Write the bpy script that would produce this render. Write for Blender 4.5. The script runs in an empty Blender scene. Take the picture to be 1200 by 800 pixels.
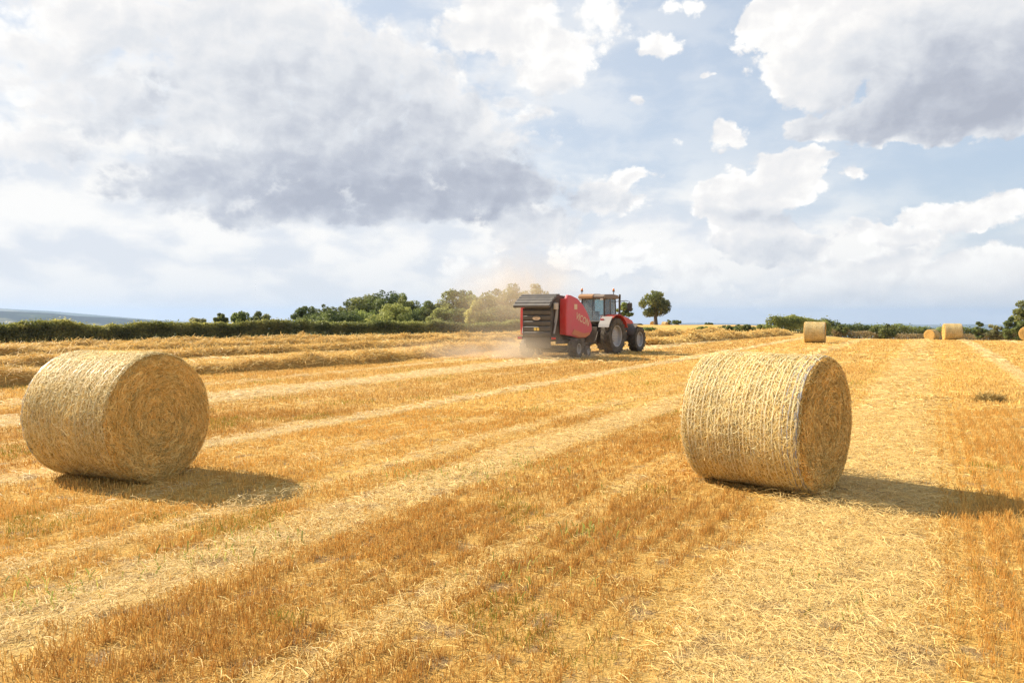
import bpy, bmesh, math, random
import numpy as np
from mathutils import Vector, Matrix
R = math.radians
S = bpy.context.scene
COL = S.collection

# ------------------------------------------------------------------ camera
CAM_H = 1.75
PITCH = math.atan(30 / 900)
cam_data = bpy.data.cameras.new('camera')
cam_data.sensor_width = 36
cam_data.lens = 27
cam_data.clip_end = 60000
cam_data.clip_start = 0.05
cam = bpy.data.objects.new('camera', cam_data)
COL.objects.link(cam)
cam.location = (0, 0, CAM_H)
cam.rotation_euler = (math.pi / 2 - PITCH, 0, 0)
S.camera = cam

def ray(px, py):
    """direction of the sight line through a point of the 1200 x 800 photograph"""
    a, b = (px - 600) / 900, (400 - py) / 900
    return np.array([a, math.cos(PITCH) + b * math.sin(PITCH), -math.sin(PITCH) + b * math.cos(PITCH)])

def at(px, py):
    d = ray(px, py)
    t = -CAM_H / d[2]
    return float(d[0] * t), float(d[1] * t)

def atd(px, depth):
    return (px - 600) / 900 * depth, depth

# ------------------------------------------------------------------ light
SUN_AZ, SUN_EL = R(-64), R(37.5)          # measured from +Y towards +X
sun_dir = Vector((math.sin(SUN_AZ) * math.cos(SUN_EL), math.cos(SUN_AZ) * math.cos(SUN_EL), math.sin(SUN_EL)))
sl = bpy.data.lights.new('sun', 'SUN')
sl.energy = 5.0
sl.angle = R(0.53)
sl.color = (1.0, 0.90, 0.74)
so = bpy.data.objects.new('sun', sl)
COL.objects.link(so)
so.location = (-60, 30, 60)
so.rotation_euler = (-sun_dir).to_track_quat('-Z', 'Y').to_euler()

S.view_settings.view_transform = 'Standard'
S.view_settings.look = 'None'
S.view_settings.gamma = 1
S.view_settings.exposure = 0.85
S.view_settings.use_curve_mapping = False
S.render.engine = 'CYCLES'
S.cycles.use_denoising = True
S.cycles.denoiser = 'OPENIMAGEDENOISE'
S.cycles.denoising_input_passes = 'RGB_ALBEDO_NORMAL'
S.cycles.denoising_prefilter = 'NONE'
S.cycles.use_adaptive_sampling = False
S.cycles.max_bounces = 6
S.cycles.diffuse_bounces = 3
S.cycles.glossy_bounces = 2
S.cycles.transparent_max_bounces = 12
S.cycles.volume_bounces = 1
S.cycles.volume_step_rate = 1.0
S.cycles.volume_max_steps = 96

# ------------------------------------------------------------------ sky
world = bpy.data.worlds.new('World')
S.world = world
world.use_nodes = True
SKY_STRENGTH = 0.062

class NT:
    """short hand for building node trees"""
    def __init__(self, tree):
        self.t = tree
    def n(self, kind, **kw):
        x = self.t.nodes.new(kind)
        for k, v in kw.items():
            setattr(x, k, v)
        return x
    def put(self, sock, v):
        if isinstance(v, bpy.types.NodeSocket):
            self.t.links.new(v, sock)
        elif v is not None:
            if sock.type == 'RGBA' and len(v) == 3:
                v = (*v, 1)
            sock.default_value = v
    def m(self, op, a, b=None, c=None, clamp=False):
        x = self.n('ShaderNodeMath', operation=op, use_clamp=clamp)
        for i, v in enumerate((a, b, c)):
            if v is not None:
                self.put(x.inputs[i], v)
        return x.outputs[0]
    def v(self, op, a, b=None, c=None):
        x = self.n('ShaderNodeVectorMath', operation=op)
        self.put(x.inputs[0], a)
        if op == 'SCALE':
            self.put(x.inputs['Scale'], b)
        else:
            if b is not None:
                self.put(x.inputs[1], b)
            if c is not None:
                self.put(x.inputs[2], c)
        return x.outputs['Value'] if op in ('LENGTH', 'DOT_PRODUCT', 'DISTANCE') else x.outputs['Vector']
    def noise(self, vec, scale, detail=4, rough=0.5, dist=0.0, out='Fac', dim='3D', lac=2.0):
        x = self.n('ShaderNodeTexNoise', noise_dimensions=dim)
        if vec is not None:
            self.put(x.inputs['Vector'], vec)
        self.put(x.inputs['Scale'], scale)
        self.put(x.inputs['Detail'], detail)
        self.put(x.inputs['Roughness'], rough)
        self.put(x.inputs['Lacunarity'], lac)
        self.put(x.inputs['Distortion'], dist)
        return x.outputs[out]
    def vor(self, vec, scale, detail=0, rough=0.5, feature='F1', out='Distance', rnd=1.0):
        x = self.n('ShaderNodeTexVoronoi', feature=feature)
        self.put(x.inputs['Vector'], vec)
        self.put(x.inputs['Scale'], scale)
        self.put(x.inputs['Detail'], detail)
        self.put(x.inputs['Roughness'], rough)
        self.put(x.inputs['Randomness'], rnd)
        return x.outputs[out]
    def mix(self, f, a, b, blend='MIX'):
        x = self.n('ShaderNodeMix', data_type='RGBA', blend_type=blend)
        self.put(x.inputs[0], f)
        self.put(x.inputs[6], a)
        self.put(x.inputs[7], b)
        return x.outputs[2]
    def ss(self, val, lo, hi, a=0.0, b=1.0):
        x = self.n('ShaderNodeMapRange', interpolation_type='SMOOTHSTEP')
        self.put(x.inputs[0], val)
        for i, q in enumerate((lo, hi, a, b)):
            self.put(x.inputs[i + 1], q)
        return x.outputs[0]
    def lin(self, val, lo, hi, a=0.0, b=1.0):
        x = self.n('ShaderNodeMapRange')
        self.put(x.inputs[0], val)
        for i, q in enumerate((lo, hi, a, b)):
            self.put(x.inputs[i + 1], q)
        return x.outputs[0]
    def ramp(self, val, stops):
        x = self.n('ShaderNodeValToRGB')
        r = x.color_ramp
        while len(r.elements) < len(stops):
            r.elements.new(0.5)
        for e, (p, c) in zip(r.elements, stops):
            e.position = p
            e.color = (*c, 1) if len(c) == 3 else c
        self.put(x.inputs[0], val)
        return x.outputs[0]

def sky_pos(px, py):
    """azimuth and elevation, in degrees, of a sight line"""
    d = ray(px, py)
    return math.degrees(math.atan2(d[0], d[1])), math.degrees(math.atan2(d[2], math.hypot(d[0], d[1])))

DEG = 57.2958 / 900                     # degrees per pixel near the centre
#       x    y    rx   ry   weight : cumulus bodies
CLOUDS = [
    # the big bank on the left
    (400, 150, 300, 120, 1.0), (300, 50, 210, 110, .9), (430, 95, 150, 75, .9), (520, 205, 130, 55, 1.0),
    (250, 215, 170, 45, .9), (420, 240, 220, 42, 1.0), (595, 222, 70, 40, .9), (300, 245, 150, 34, .8), (528, 128, 44, 38, .9), (110, 120, 120, 70, .7),
    (140, 30, 150, 60, .8), (40, 60, 90, 90, .6), (30, 175, 110, 55, .55),
    # top middle
    (590, 20, 95, 75, .75), (650, 70, 65, 55, .8), (700, 15, 60, 55, .5), (770, 50, 45, 28, .55), (545, 45, 60, 40, .6), (800, 10, 46, 20, .35),
    # top right bank
    (1010, 40, 150, 85, 1.0), (1120, 70, 150, 80, 1.0), (960, 80, 80, 65, .9), (1060, 130, 130, 38, .9), (1180, 120, 90, 42, .9),
    (925, 20, 62, 55, .9), (955, 145, 60, 22, .6), (1090, 155, 60, 14, .6),
    # heaped clouds right of centre
    (880, 236, 84, 46, 1.0), (925, 206, 60, 44, 1.0), (850, 246, 52, 34, .85), (945, 192, 40, 26, .75), (905, 290, 92, 30, .85), (880, 266, 80, 26, .7),
    (851, 160, 32, 22, .62), (742, 119, 20, 15, .5), (1010, 205, 40, 16, .35), (822, 92, 12, 7, .35), (795,160,18,9,.25),
    # right, low
    (1150, 325, 78, 46, 1.0), (1135, 310, 44, 34, .95), (1190, 330, 60, 40, .8), (1115, 250, 80, 24, .75), (1170, 242, 60, 22, .7), (1050, 272, 70, 22, .65),
    (985, 335, 95, 40, .7), (940, 350, 70, 30, .65), (1040, 310, 60, 28, .55), (1180, 300, 30, 16, .6),
    # centre, low
    (700, 225, 95, 42, .6), (620, 265, 110, 48, .6), (745, 205, 50, 20, .5), (560, 320, 90, 30, .5), (700, 300, 120, 40, .5),
    (800, 330, 120, 26, .45),
]
#       x    y    rx   ry   weight : grey undersides
GREYS = [
    (430, 238, 220, 44, 1.25), (320, 232, 180, 46, .8), (570, 220, 105, 44, 1.0), (410, 165, 190, 78, .55), (390, 80, 180, 80, .3), (500, 160, 100, 50, .3), (130, 110, 100, 50, .3), (170, 185, 60, 35, .4),
    (260, 70, 130, 80, .2), (430, 130, 150, 60, .15), (60, 180, 80, 30, .15), (640, 228, 30, 16, .5), (610, 195, 40, 26, .4),
    (1150, 105, 140, 50, 1.0), (1080, 142, 130, 30, .6), (1190, 80, 90, 70, .6), (1030, 115, 100, 40, .4), (1070, 50, 90, 40, .3),
    (900, 264, 75, 14, .9), (930, 303, 95, 12, .9), (1170, 350, 90, 20, .8), (1130, 270, 90, 12, .6), (870, 172, 22, 8, .5), (1010, 362, 100, 12, .5), (640, 105, 70, 16, .35), (746, 128, 16, 6, .4), (960, 360, 130, 12, .3), (715, 240, 60, 14, .25),
    (915, 242, 45, 16, .25),
]
# veils of thin, soft cloud
VEILS = [
    (120, 60, 420, 240, .75), (60, 230, 220, 60, .8), (300, 300, 420, 70, .85), (650, 290, 330, 90, .85), (150, 345, 330, 40, .75), (960, 340, 380, 50, .8),
    (640, 60, 190, 110, .4), (1000, 70, 260, 130, .2), (900, 250, 150, 70, .2), (1120, 310, 160, 50, .3), (600, 385, 1500, 55, 1.0),
]

def blobs(w, P, items, soft=False):
    total = None
    for (px, py, rx, ry, wt) in items:
        a, e = sky_pos(px, py)
        d = w.v('MULTIPLY', w.v('SUBTRACT', P, (a, e, 0)), (1 / (rx * DEG), 1 / (ry * DEG), 0))
        if soft:
            q = w.v('DOT_PRODUCT', d, d)
            g = w.m('MULTIPLY', w.m('POWER', 2.0, w.m('MULTIPLY', q, -1.6)), wt)
            total = g if total is None else w.m('ADD', total, g)
        else:
            g = w.m('MULTIPLY_ADD', w.v('LENGTH', d), -1.25 * wt, 1.25 * wt - .1)
            total = g if total is None else w.m('SMOOTH_MAX', total, g, 0.12)
    return total

def build_sky():
    t = world.node_tree
    t.nodes.clear()
    w = NT(t)
    sky = w.n('ShaderNodeTexSky', sky_type='NISHITA')
    sky.sun_disc = False
    sky.sun_elevation = SUN_EL
    sky.sun_rotation = SUN_AZ
    sky.air_density = 1.0
    sky.dust_density = 1.2
    sky.ozone_density = 1.2
    tc = w.n('ShaderNodeTexCoord')
    sep = w.n('ShaderNodeSeparateXYZ')
    w.put(sep.inputs[0], tc.outputs['Generated'])
    az = w.m('MULTIPLY', w.m('ARCTAN2', sep.outputs[0], sep.outputs[1]), 57.2958)
    el = w.m('MULTIPLY', w.m('ARCSINE', sep.outputs[2]), 57.2958)
    cx = w.n('ShaderNodeCombineXYZ')
    w.put(cx.inputs[0], az)
    w.put(cx.inputs[1], el)
    P = cx.outputs[0]
    Q = w.v('MULTIPLY', P, (1.0, 1.3, 1.0))
    # slow and quick wandering of the cloud outlines
    wa = w.noise(Q, .13, 5, .55, out='Color', dim='2D')
    wa = w.v('SUBTRACT', wa, (.5, .5, .5))
    P1 = w.v('ADD', P, w.v('SCALE', wa, 3.0))
    body = w.m('MINIMUM', w.m('MULTIPLY_ADD', blobs(w, P1, CLOUDS), 1.7, .04), .95)
    qw = w.v('ADD', Q, w.v('SCALE', wa, 2.0))
    def fine(vec):
        f = w.noise(vec, .30, 8, .58, dim='2D')
        x = w.n('ShaderNodeTexVoronoi', voronoi_dimensions='2D', feature='F1')
        w.put(x.inputs['Vector'], vec)
        x.inputs['Scale'].default_value = .50
        x.inputs['Detail'].default_value = 4.0
        x.inputs['Roughness'].default_value = .55
        return w.m('MULTIPLY_ADD', w.m('SUBTRACT', .40, x.outputs['Distance']), .50, w.m('MULTIPLY', w.m('SUBTRACT', f, .5), .80))
    n0 = fine(qw)
    soft = lambda vec: w.noise(vec, .34, 4, .5, dim='2D')
    n1 = w.m('SUBTRACT', soft(w.v('ADD', qw, (-0.5, 0.7, 0))), soft(qw))
    # clouds elsewhere in the sky, away from the view
    big = w.noise(Q, .045, 3, .5, dim='2D')
    away = w.m('MAXIMUM', w.ss(w.m('ABSOLUTE', az), 40, 60), w.ss(el, 25, 40))
    gen = w.m('MULTIPLY_ADD', big, 2.4, -1.0)
    d0 = w.m('ADD', w.m('ADD', w.m('MULTIPLY', body, w.m('SUBTRACT', 1, away)), w.m('MULTIPLY', gen, away)), n0)
    alpha = w.ss(d0, 0.0, w.ss(w.m('MULTIPLY_ADD', w.m('SUBTRACT', w.noise(Q, .09, 2, .5, dim='2D'), .5), 30, az), -8, 10, .6, .27))
    relief = w.m('MULTIPLY', w.lin(n1, -0.14, 0.14, -.28, .36), w.ss(body, .2, .9, 1, .25))
    Pw = w.v('ADD', P, w.v('SCALE', wa, 5.0))
    grey = w.m('MULTIPLY', w.m('ADD', blobs(w, Pw, GREYS, True), w.m('MULTIPLY', away, .5)), w.ss(body, -.1, .6, .25, 1))
    grey = w.m('DIVIDE', grey, w.m('MULTIPLY_ADD', grey, .55, 1.0))
    thick = w.ss(d0, .2, 1.0, 0, .15)
    s2 = w.noise(P1, .13, 4, .5, dim='2D')
    shade = w.m('ADD', w.m('ADD', thick, relief), w.m('MULTIPLY', grey, .84))
    shade = w.m('ADD', shade, w.m('MULTIPLY', w.m('SUBTRACT', s2, .5), .34), clamp=True)
    k = 10.0
    cloud = w.ramp(shade, [(0.0, (.97, .955, .925)), (.2, (.84, .83, .825)), (.5, (.69, .71, .745)), (.8, (.50, .53, .60)), (1.0, (.41, .44, .515))])
    cloud = w.v('SCALE', cloud, k)
    base = sky.outputs[0]
    # thin high haze pales the blue
    base = w.mix(0.52, base, w.v('SCALE', (.62, .74, .90), k))
    n2 = w.noise(w.v('ADD', w.v('MULTIPLY', P, (1.0, 2.3, 1.0)), w.v('SCALE', wa, 3.0)), .16, 6, .52, dim='2D')
    veil = w.m('MULTIPLY', blobs(w, Pw, VEILS, True), w.ss(n2, .25, .65, .7, 1.1), clamp=True)
    veilcol = w.v('SCALE', w.mix(w.ss(n2, .35, .62), (.69, .725, .78), (.90, .89, .87)), k)
    c = w.mix(veil, base, veilcol)
    c = w.mix(alpha, c, cloud)
    # the air whitens towards the horizon
    c = w.mix(w.ss(el, 5.5, 0.3, 0, .6), c, w.v('SCALE', (.72, .73, .735), k))
    bg = w.n('ShaderNodeBackground')
    w.put(bg.inputs[0], c)
    bg.inputs[1].default_value = SKY_STRENGTH
    out = w.n('ShaderNodeOutputWorld')
    t.links.new(bg.outputs[0], out.inputs[0])
    world.cycles.sampling_method = 'MANUAL'
    world.cycles.sample_map_resolution = 512

build_sky()
# ================================================================== END SKY

rng = np.random.default_rng(7)
TH = R(28.5)                            # heading of the drilled rows, from +Y towards +X
US, UC = math.sin(TH), math.cos(TH)

def uv_of(x, y):
    return x * US + y * UC, x * UC - y * US

def xy_of(u, v):
    return u * US + v * UC, u * UC - v * US

_lat = np.random.default_rng(99).random((256, 256))
def vnoise(x, y, s=1.0, seed=0):
    x = np.asarray(x, float) * s + seed * 17.31
    y = np.asarray(y, float) * s + seed * 9.77
    i, j = np.floor(x).astype(int), np.floor(y).astype(int)
    fx, fy = x - i, y - j
    fx, fy = fx * fx * (3 - 2 * fx), fy * fy * (3 - 2 * fy)
    g = lambda a, b: _lat[a % 256, b % 256]
    return (g(i, j) * (1 - fx) + g(i + 1, j) * fx) * (1 - fy) + (g(i, j + 1) * (1 - fx) + g(i + 1, j + 1) * fx) * fy

def fbm(x, y, s=1.0, seed=0, o=4):
    t, a, n = 0, 1, 0
    for k in range(o):
        t = t + a * vnoise(x, y, s * 2 ** k, seed + k)
        n += a
        a *= .5
    return t / n

_px = np.array([-900, 0, 560, 700, 880, 960, 1000, 1200, 2200])
_r0 = np.array([85, 85, 95, 150, 150, 62, 50, 50, 50])
_kk = np.array([.045, .045, .045, .06, .06, .06, .06, .06, .06])
def tz(x, y):
    """height of the land"""
    x, y = np.asarray(x, float), np.asarray(y, float)
    r = np.hypot(x, y)
    px = np.where(y > 1, 600 + 900 * x / np.maximum(y, 1), np.where(x < 0, -900, 2200))
    px = np.clip(px, -900, 2200)
    r0, k = np.interp(px, _px, _r0), np.interp(px, _px, _kk)
    s = np.maximum(0, r - r0)
    q = s * s / (s + 100) * k
    return -120 * np.tanh(q / 120)

def tzf(x, y):
    return float(tz(x, y))

# ------------------------------------------------------------------ tagging
def tag(o, label, cat, group=None):
    o['label'] = label
    o['category'] = cat
    if group:
        o['group'] = group
    return o

def kind(o, k):
    o['kind'] = k
    return o

def empty(name, loc=(0, 0, 0), rz=0.0):
    o = bpy.data.objects.new(name, None)
    o.empty_display_size = .3
    COL.objects.link(o)
    o.location = loc
    o.rotation_euler = (0, 0, rz)
    return o

def copy_tree(o, parent=None):
    c = o.copy()
    COL.objects.link(c)
    if parent is not None:
        c.parent = parent
    for ch in list(o.children):
        copy_tree(ch, c)
    return c

# ------------------------------------------------------------------ meshes from arrays
def np_mesh(name, V, F, m, cols=None, parent=None, smooth=False):
    V = np.ascontiguousarray(V, np.float32).reshape(-1, 3)
    F = np.ascontiguousarray(F, np.int32)
    k = F.shape[1]
    me = bpy.data.meshes.new(name)
    me.vertices.add(len(V))
    me.vertices.foreach_set('co', V.ravel())
    me.loops.add(F.size)
    me.loops.foreach_set('vertex_index', F.ravel())
    me.polygons.add(len(F))
    me.polygons.foreach_set('loop_start', np.arange(0, F.size, k, dtype=np.int32))
    me.polygons.foreach_set('loop_total', np.full(len(F), k, np.int32))
    if smooth:
        me.polygons.foreach_set('use_smooth', np.ones(len(F), bool))
    me.update(calc_edges=True)
    if cols is not None:
        c = np.ones((len(V), 4), np.float32)
        c[:, :3] = cols
        at_ = me.color_attributes.new('col', 'FLOAT_COLOR', 'POINT')
        at_.data.foreach_set('color', c.ravel())
    me.materials.append(m)
    o = bpy.data.objects.new(name, me)
    COL.objects.link(o)
    if parent is not None:
        o.parent = parent
    return o

def strips(paths, width, side, cols):
    """ribbons: paths (N,K,3), width (N,), side (N,3), cols (N,3) -> verts, quads, colours"""
    N, K, _ = paths.shape
    off = side[:, None, :] * (width[:, None, None] * .5)
    V = np.stack([paths - off, paths + off], 2)           # N,K,2,3
    b = (np.arange(N) * K * 2)[:, None]
    k = (np.arange(K - 1) * 2)[None]
    i0 = b + k
    F = np.stack([i0, i0 + 1, i0 + 3, i0 + 2], -1).reshape(-1, 4)
    C = np.repeat(cols, K * 2, 0)
    return V.reshape(-1, 3), F, C

def join(parts):
    Vs, Fs, Cs, n = [], [], [], 0
    for V, F, C in parts:
        Vs.append(V)
        Fs.append(F + n)
        Cs.append(C)
        n += len(V)
    return np.concatenate(Vs), np.concatenate(Fs), np.concatenate(Cs)

def unit(a):
    return a / np.maximum(np.linalg.norm(a, axis=-1, keepdims=True), 1e-9)

def lerp3(a, b, t):
    return np.asarray(a)[None] * (1 - t[:, None]) + np.asarray(b)[None] * t[:, None]

# ------------------------------------------------------------------ materials
MATS = {}
def material(name):
    m = bpy.data.materials.new(name)
    m.use_nodes = True
    t = m.node_tree
    t.nodes.clear()
    w = NT(t)
    out = w.n('ShaderNodeOutputMaterial')
    MATS[name] = m
    return m, w, out

def fibre_mat(name, trans=.3, rough=.55, tint=(1, 1, 1), spec=.2):
    m, w, out = material(name)
    a = w.n('ShaderNodeAttribute', attribute_name='col')
    c = w.mix(1.0, a.outputs['Color'], tint, 'MULTIPLY')
    p = w.n('ShaderNodeBsdfPrincipled')
    w.put(p.inputs['Base Color'], c)
    p.inputs['Roughness'].default_value = rough
    p.inputs['Specular IOR Level'].default_value = spec
    tr = w.n('ShaderNodeBsdfTranslucent')
    w.put(tr.inputs[0], c)
    mx = w.n('ShaderNodeMixShader')
    mx.inputs[0].default_value = trans
    w.t.links.new(p.outputs[0], mx.inputs[1])
    w.t.links.new(tr.outputs[0], mx.inputs[2])
    w.t.links.new(mx.outputs[0], out.inputs[0])
    return m

STRAW = fibre_mat('straw', .25)
STEM = fibre_mat('stubble_stem', .25)
LEAF = fibre_mat('leaf', .5, .55, spec=.25)

def paint(name, col, rough=.4, metal=0.0, dust=.35, spec=.5, scale=3.0):
    """painted or moulded surface under field dust"""
    m, w, out = material(name)
    tc = w.n('ShaderNodeTexCoord')
    n = w.noise(tc.outputs['Object'], scale, 6, .62)
    geo = w.n('ShaderNodeNewGeometry')
    sp = w.n('ShaderNodeSeparateXYZ')
    w.put(sp.inputs[0], geo.outputs['Normal'])
    up = w.m('MULTIPLY_ADD', w.m('MAXIMUM', sp.outputs[2], 0), .35, .65)
    f = w.m('MULTIPLY', w.m('MULTIPLY', w.ss(n, .3, .75, .25, 1.0), up), dust, clamp=True)
    c = w.mix(f, col, (.42, .33, .22))
    p = w.n('ShaderNodeBsdfPrincipled')
    w.put(p.inputs['Base Color'], c)
    w.put(p.inputs['Roughness'], w.lin(f, 0, .6, rough, .8))
    p.inputs['Metallic'].default_value = metal
    p.inputs['Specular IOR Level'].default_value = spec
    w.t.links.new(p.outputs[0], out.inputs[0])
    return m

RED = paint('red_paint', (.60, .03, .03), .38, dust=.25)
RED_SIDE = paint('red_panel_paint', (.60, .03, .07), .35, dust=.35)
RED_T = paint('tractor_red_paint', (.68, .05, .03), .32, dust=.2)
ORANGE = paint('amber_roof', (.40, .19, .06), .45, dust=.4)
ROOF = paint('roof_plastic', (.16, .12, .10), .5, dust=.45)
BLACK = paint('black_plastic', (.02, .02, .021), .5, dust=.35)
CHARCOAL = paint('charcoal_panel', (.07, .067, .066), .55, dust=.24)
DARK = paint('dark_steel', (.03, .028, .027), .6, dust=.45)
GREY = paint('grey_plastic', (.30, .285, .27), .5, dust=.4)
GREYBOX = paint('pale_grey_plastic', (.5, .46, .4), .5, dust=.4)
RIM = paint('silver_rim', (.40, .39, .39), .4, dust=.35)
TYRE = paint('tyre_rubber', (.028, .026, .025), .75, dust=.5, spec=.25, scale=5)
YELLOW = paint('yellow_decal', (.72, .48, .08), .5, dust=.15)
CREAM = paint('cream_decal', (.72, .52, .33), .5, dust=.15)
AMBER = paint('amber_lens', (.7, .22, .02), .2, dust=.1)
LENS = paint('red_lens', (.5, .02, .02), .2, dust=.1)

def glass():
    m, w, out = material('cab_glass')
    g = w.n('ShaderNodeBsdfGlossy')
    g.inputs['Color'].default_value = (.9, .97, .96, 1)
    g.inputs['Roughness'].default_value = .03
    tr = w.n('ShaderNodeBsdfTransparent')
    tr.inputs[0].default_value = (.82, .92, .91, 1)
    d = w.n('ShaderNodeBsdfDiffuse')
    d.inputs[0].default_value = (.55, .60, .60, 1)
    m1 = w.n('ShaderNodeMixShader')
    m1.inputs[0].default_value = .24
    w.t.links.new(tr.outputs[0], m1.inputs[1])
    w.t.links.new(d.outputs[0], m1.inputs[2])
    fr = w.n('ShaderNodeFresnel')
    fr.inputs[0].default_value = 1.5
    m2 = w.n('ShaderNodeMixShader')
    w.t.links.new(fr.outputs[0], m2.inputs[0])
    w.t.links.new(m1.outputs[0], m2.inputs[1])
    w.t.links.new(g.outputs[0], m2.inputs[2])
    w.t.links.new(m2.outputs[0], out.inputs[0])
    return m
GLASS = glass()

def bark():
    m, w, out = material('bark')
    tc = w.n('ShaderNodeTexCoord')
    n = w.noise(w.v('MULTIPLY', tc.outputs['Object'], (6, 6, 1.5)), 1.5, 6, .6)
    p = w.n('ShaderNodeBsdfPrincipled')
    w.put(p.inputs['Base Color'], w.ramp(n, [(.3, (.05, .038, .028)), (.7, (.16, .125, .09))]))
    p.inputs['Roughness'].default_value = .9
    w.t.links.new(p.outputs[0], out.inputs[0])
    return m
BARK = bark()

# ------------------------------------------------------------------ the bands of the field
#  centre v, half width, strength : strips of loose pale straw between the stubble
BANDS = [(-.55, .60, 1.0), (2.35, .26, .9), (-4.5, .36, .8), (-8.55, .22, .95), (-13.2, .75, 1.0), (-15.9, .3, .7), (-6.6, .10, .3),
         (-2.7, .12, .35), (5.2, .30, .85), (8.0, .28, .85), (11.0, .34, .85), (14.0, .3, .85), (-20.5, .5, .5), (-25.5, .7, .5), (17.5, .4, .8), (21, .4, .8), (-11.0, .10, .35), (-5.5, .14, .5)]
TONE = [(-30, .55), (-13.0, .5), (-12.3, .18), (-9.2, .2), (-8.1, .85), (-5.8, .8), (-4.9, .5), (-3.7, .5), (-1.6, .48), (-1.1, .8), (.4, .85), (1.8, .62), (3.2, .55), (9, .6), (30, .6)]

def cover(x, y):
    u, v = uv_of(x, y)
    vv = v + (fbm(x, y, .45, 3, 3) - .5) * .16 + (fbm(x, y, 3.5, 4, 2) - .5) * .16
    c = np.zeros_like(vv)
    for b, h, s in BANDS:
        c = np.maximum(c, s * np.exp(-np.abs((vv - b) / h) ** 4 * .7))
    p = fbm(x, y, .55, 11, 4)
    tn = np.interp(v, *zip(*TONE))
    c = c * (.60 + .8 * fbm(x, y, 2.4, 61, 3))
    return np.clip(c * (.62 + .75 * p) + np.clip((p - .58) * 1.6, 0, .3) + .16 * tn * tn, 0, 1)

def field_material():
    m, w, out = material('stubble_field')
    tc = w.n('ShaderNodeTexCoord')
    P = tc.outputs['Object']
    u = w.v('DOT_PRODUCT', P, (US, UC, 0))
    v = w.v('DOT_PRODUCT', P, (UC, -US, 0))
    wig = w.m('MULTIPLY', w.m('SUBTRACT', w.noise(P, 1.1, 3, .5), .5), .22)
    vv = w.m('ADD', v, wig)
    tot = None
    for b, h, s in BANDS:
        d = w.m('DIVIDE', w.m('SUBTRACT', vv, b), h)
        g = w.m('MULTIPLY', w.m('POWER', 2.0, w.m('MULTIPLY', w.m('POWER', w.m('ABSOLUTE', d), 3.0), -1.1)), s)
        tot = g if tot is None else w.m('MAXIMUM', tot, g)
    cv = w.n('ShaderNodeCombineXYZ')
    w.put(cv.inputs[0], w.m('MULTIPLY', u, .12))
    w.put(cv.inputs[1], v)
    streak = w.noise(cv.outputs[0], 1.6, 6, .6)
    cv2 = w.n('ShaderNodeCombineXYZ')
    w.put(cv2.inputs[0], w.m('MULTIPLY', u, .35))
    w.put(cv2.inputs[1], w.m('MULTIPLY', v, 1.0))
    rows = w.noise(cv2.outputs[0], 9, 4, .6)
    grain = w.noise(P, 38, 5, .7)
    blot = w.noise(P, .9, 5, .6)
    big = w.noise(P, .09, 3, .5)
    f = w.m('MULTIPLY', tot, w.lin(blot, .3, .7, .7, 1.15))
    f = w.m('ADD', f, w.m('MULTIPLY', w.m('SUBTRACT', blot, .5), .25))
    f = w.m('ADD', f, w.m('MULTIPLY', w.m('SUBTRACT', streak, .5), .5), clamp=True)
    stub = w.ramp(w.m('MULTIPLY_ADD', grain, .6, w.m('MULTIPLY', rows, .4)), [(.28, (.22, .11, .03)), (.5, (.53, .30, .078)), (.72, (.76, .48, .14))])
    gold = w.ramp(w.m('MULTIPLY_ADD', grain, .6, w.m('MULTIPLY', rows, .4)), [(.28, (.28, .15, .04)), (.5, (.66, .39, .09)), (.72, (.86, .58, .18))])
    tone = w.ramp(w.lin(vv, -16, 4), [((q + 16) / 20, (t_, t_, t_)) for q, t_ in TONE if -16 < q < 4])
    stub = w.mix(tone, stub, gold)
    straw = w.ramp(grain, [(.27, (.26, .15, .045)), (.5, (.76, .54, .21)), (.74, (.94, .76, .40))])
    c = w.mix(f, stub, straw)
    # bare soil shows in patches close to
    soil = w.ramp(grain, [(.3, (.16, .10, .055)), (.7, (.42, .29, .17))])
    sm = w.m('MULTIPLY', w.ss(w.noise(P, 3.2, 5, .6), .52, .66), .75)
    c = w.mix(sm, c, soil)
    c = w.mix(w.ss(big, .35, .65, 0, .22), c, (.74, .46, .12))
    p = w.n('ShaderNodeBsdfPrincipled')
    w.put(p.inputs['Base Color'], c)
    p.inputs['Roughness'].default_value = .85
    p.inputs['Specular IOR Level'].default_value = .15
    bp = w.n('ShaderNodeBump')
    bp.inputs['Strength'].default_value = .9
    bp.inputs['Distance'].default_value = .05
    w.put(bp.inputs['Height'], w.m('ADD', grain, w.m('MULTIPLY', rows, .8)))
    w.t.links.new(bp.outputs[0], p.inputs['Normal'])
    w.t.links.new(p.outputs[0], out.inputs[0])
    return m

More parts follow.
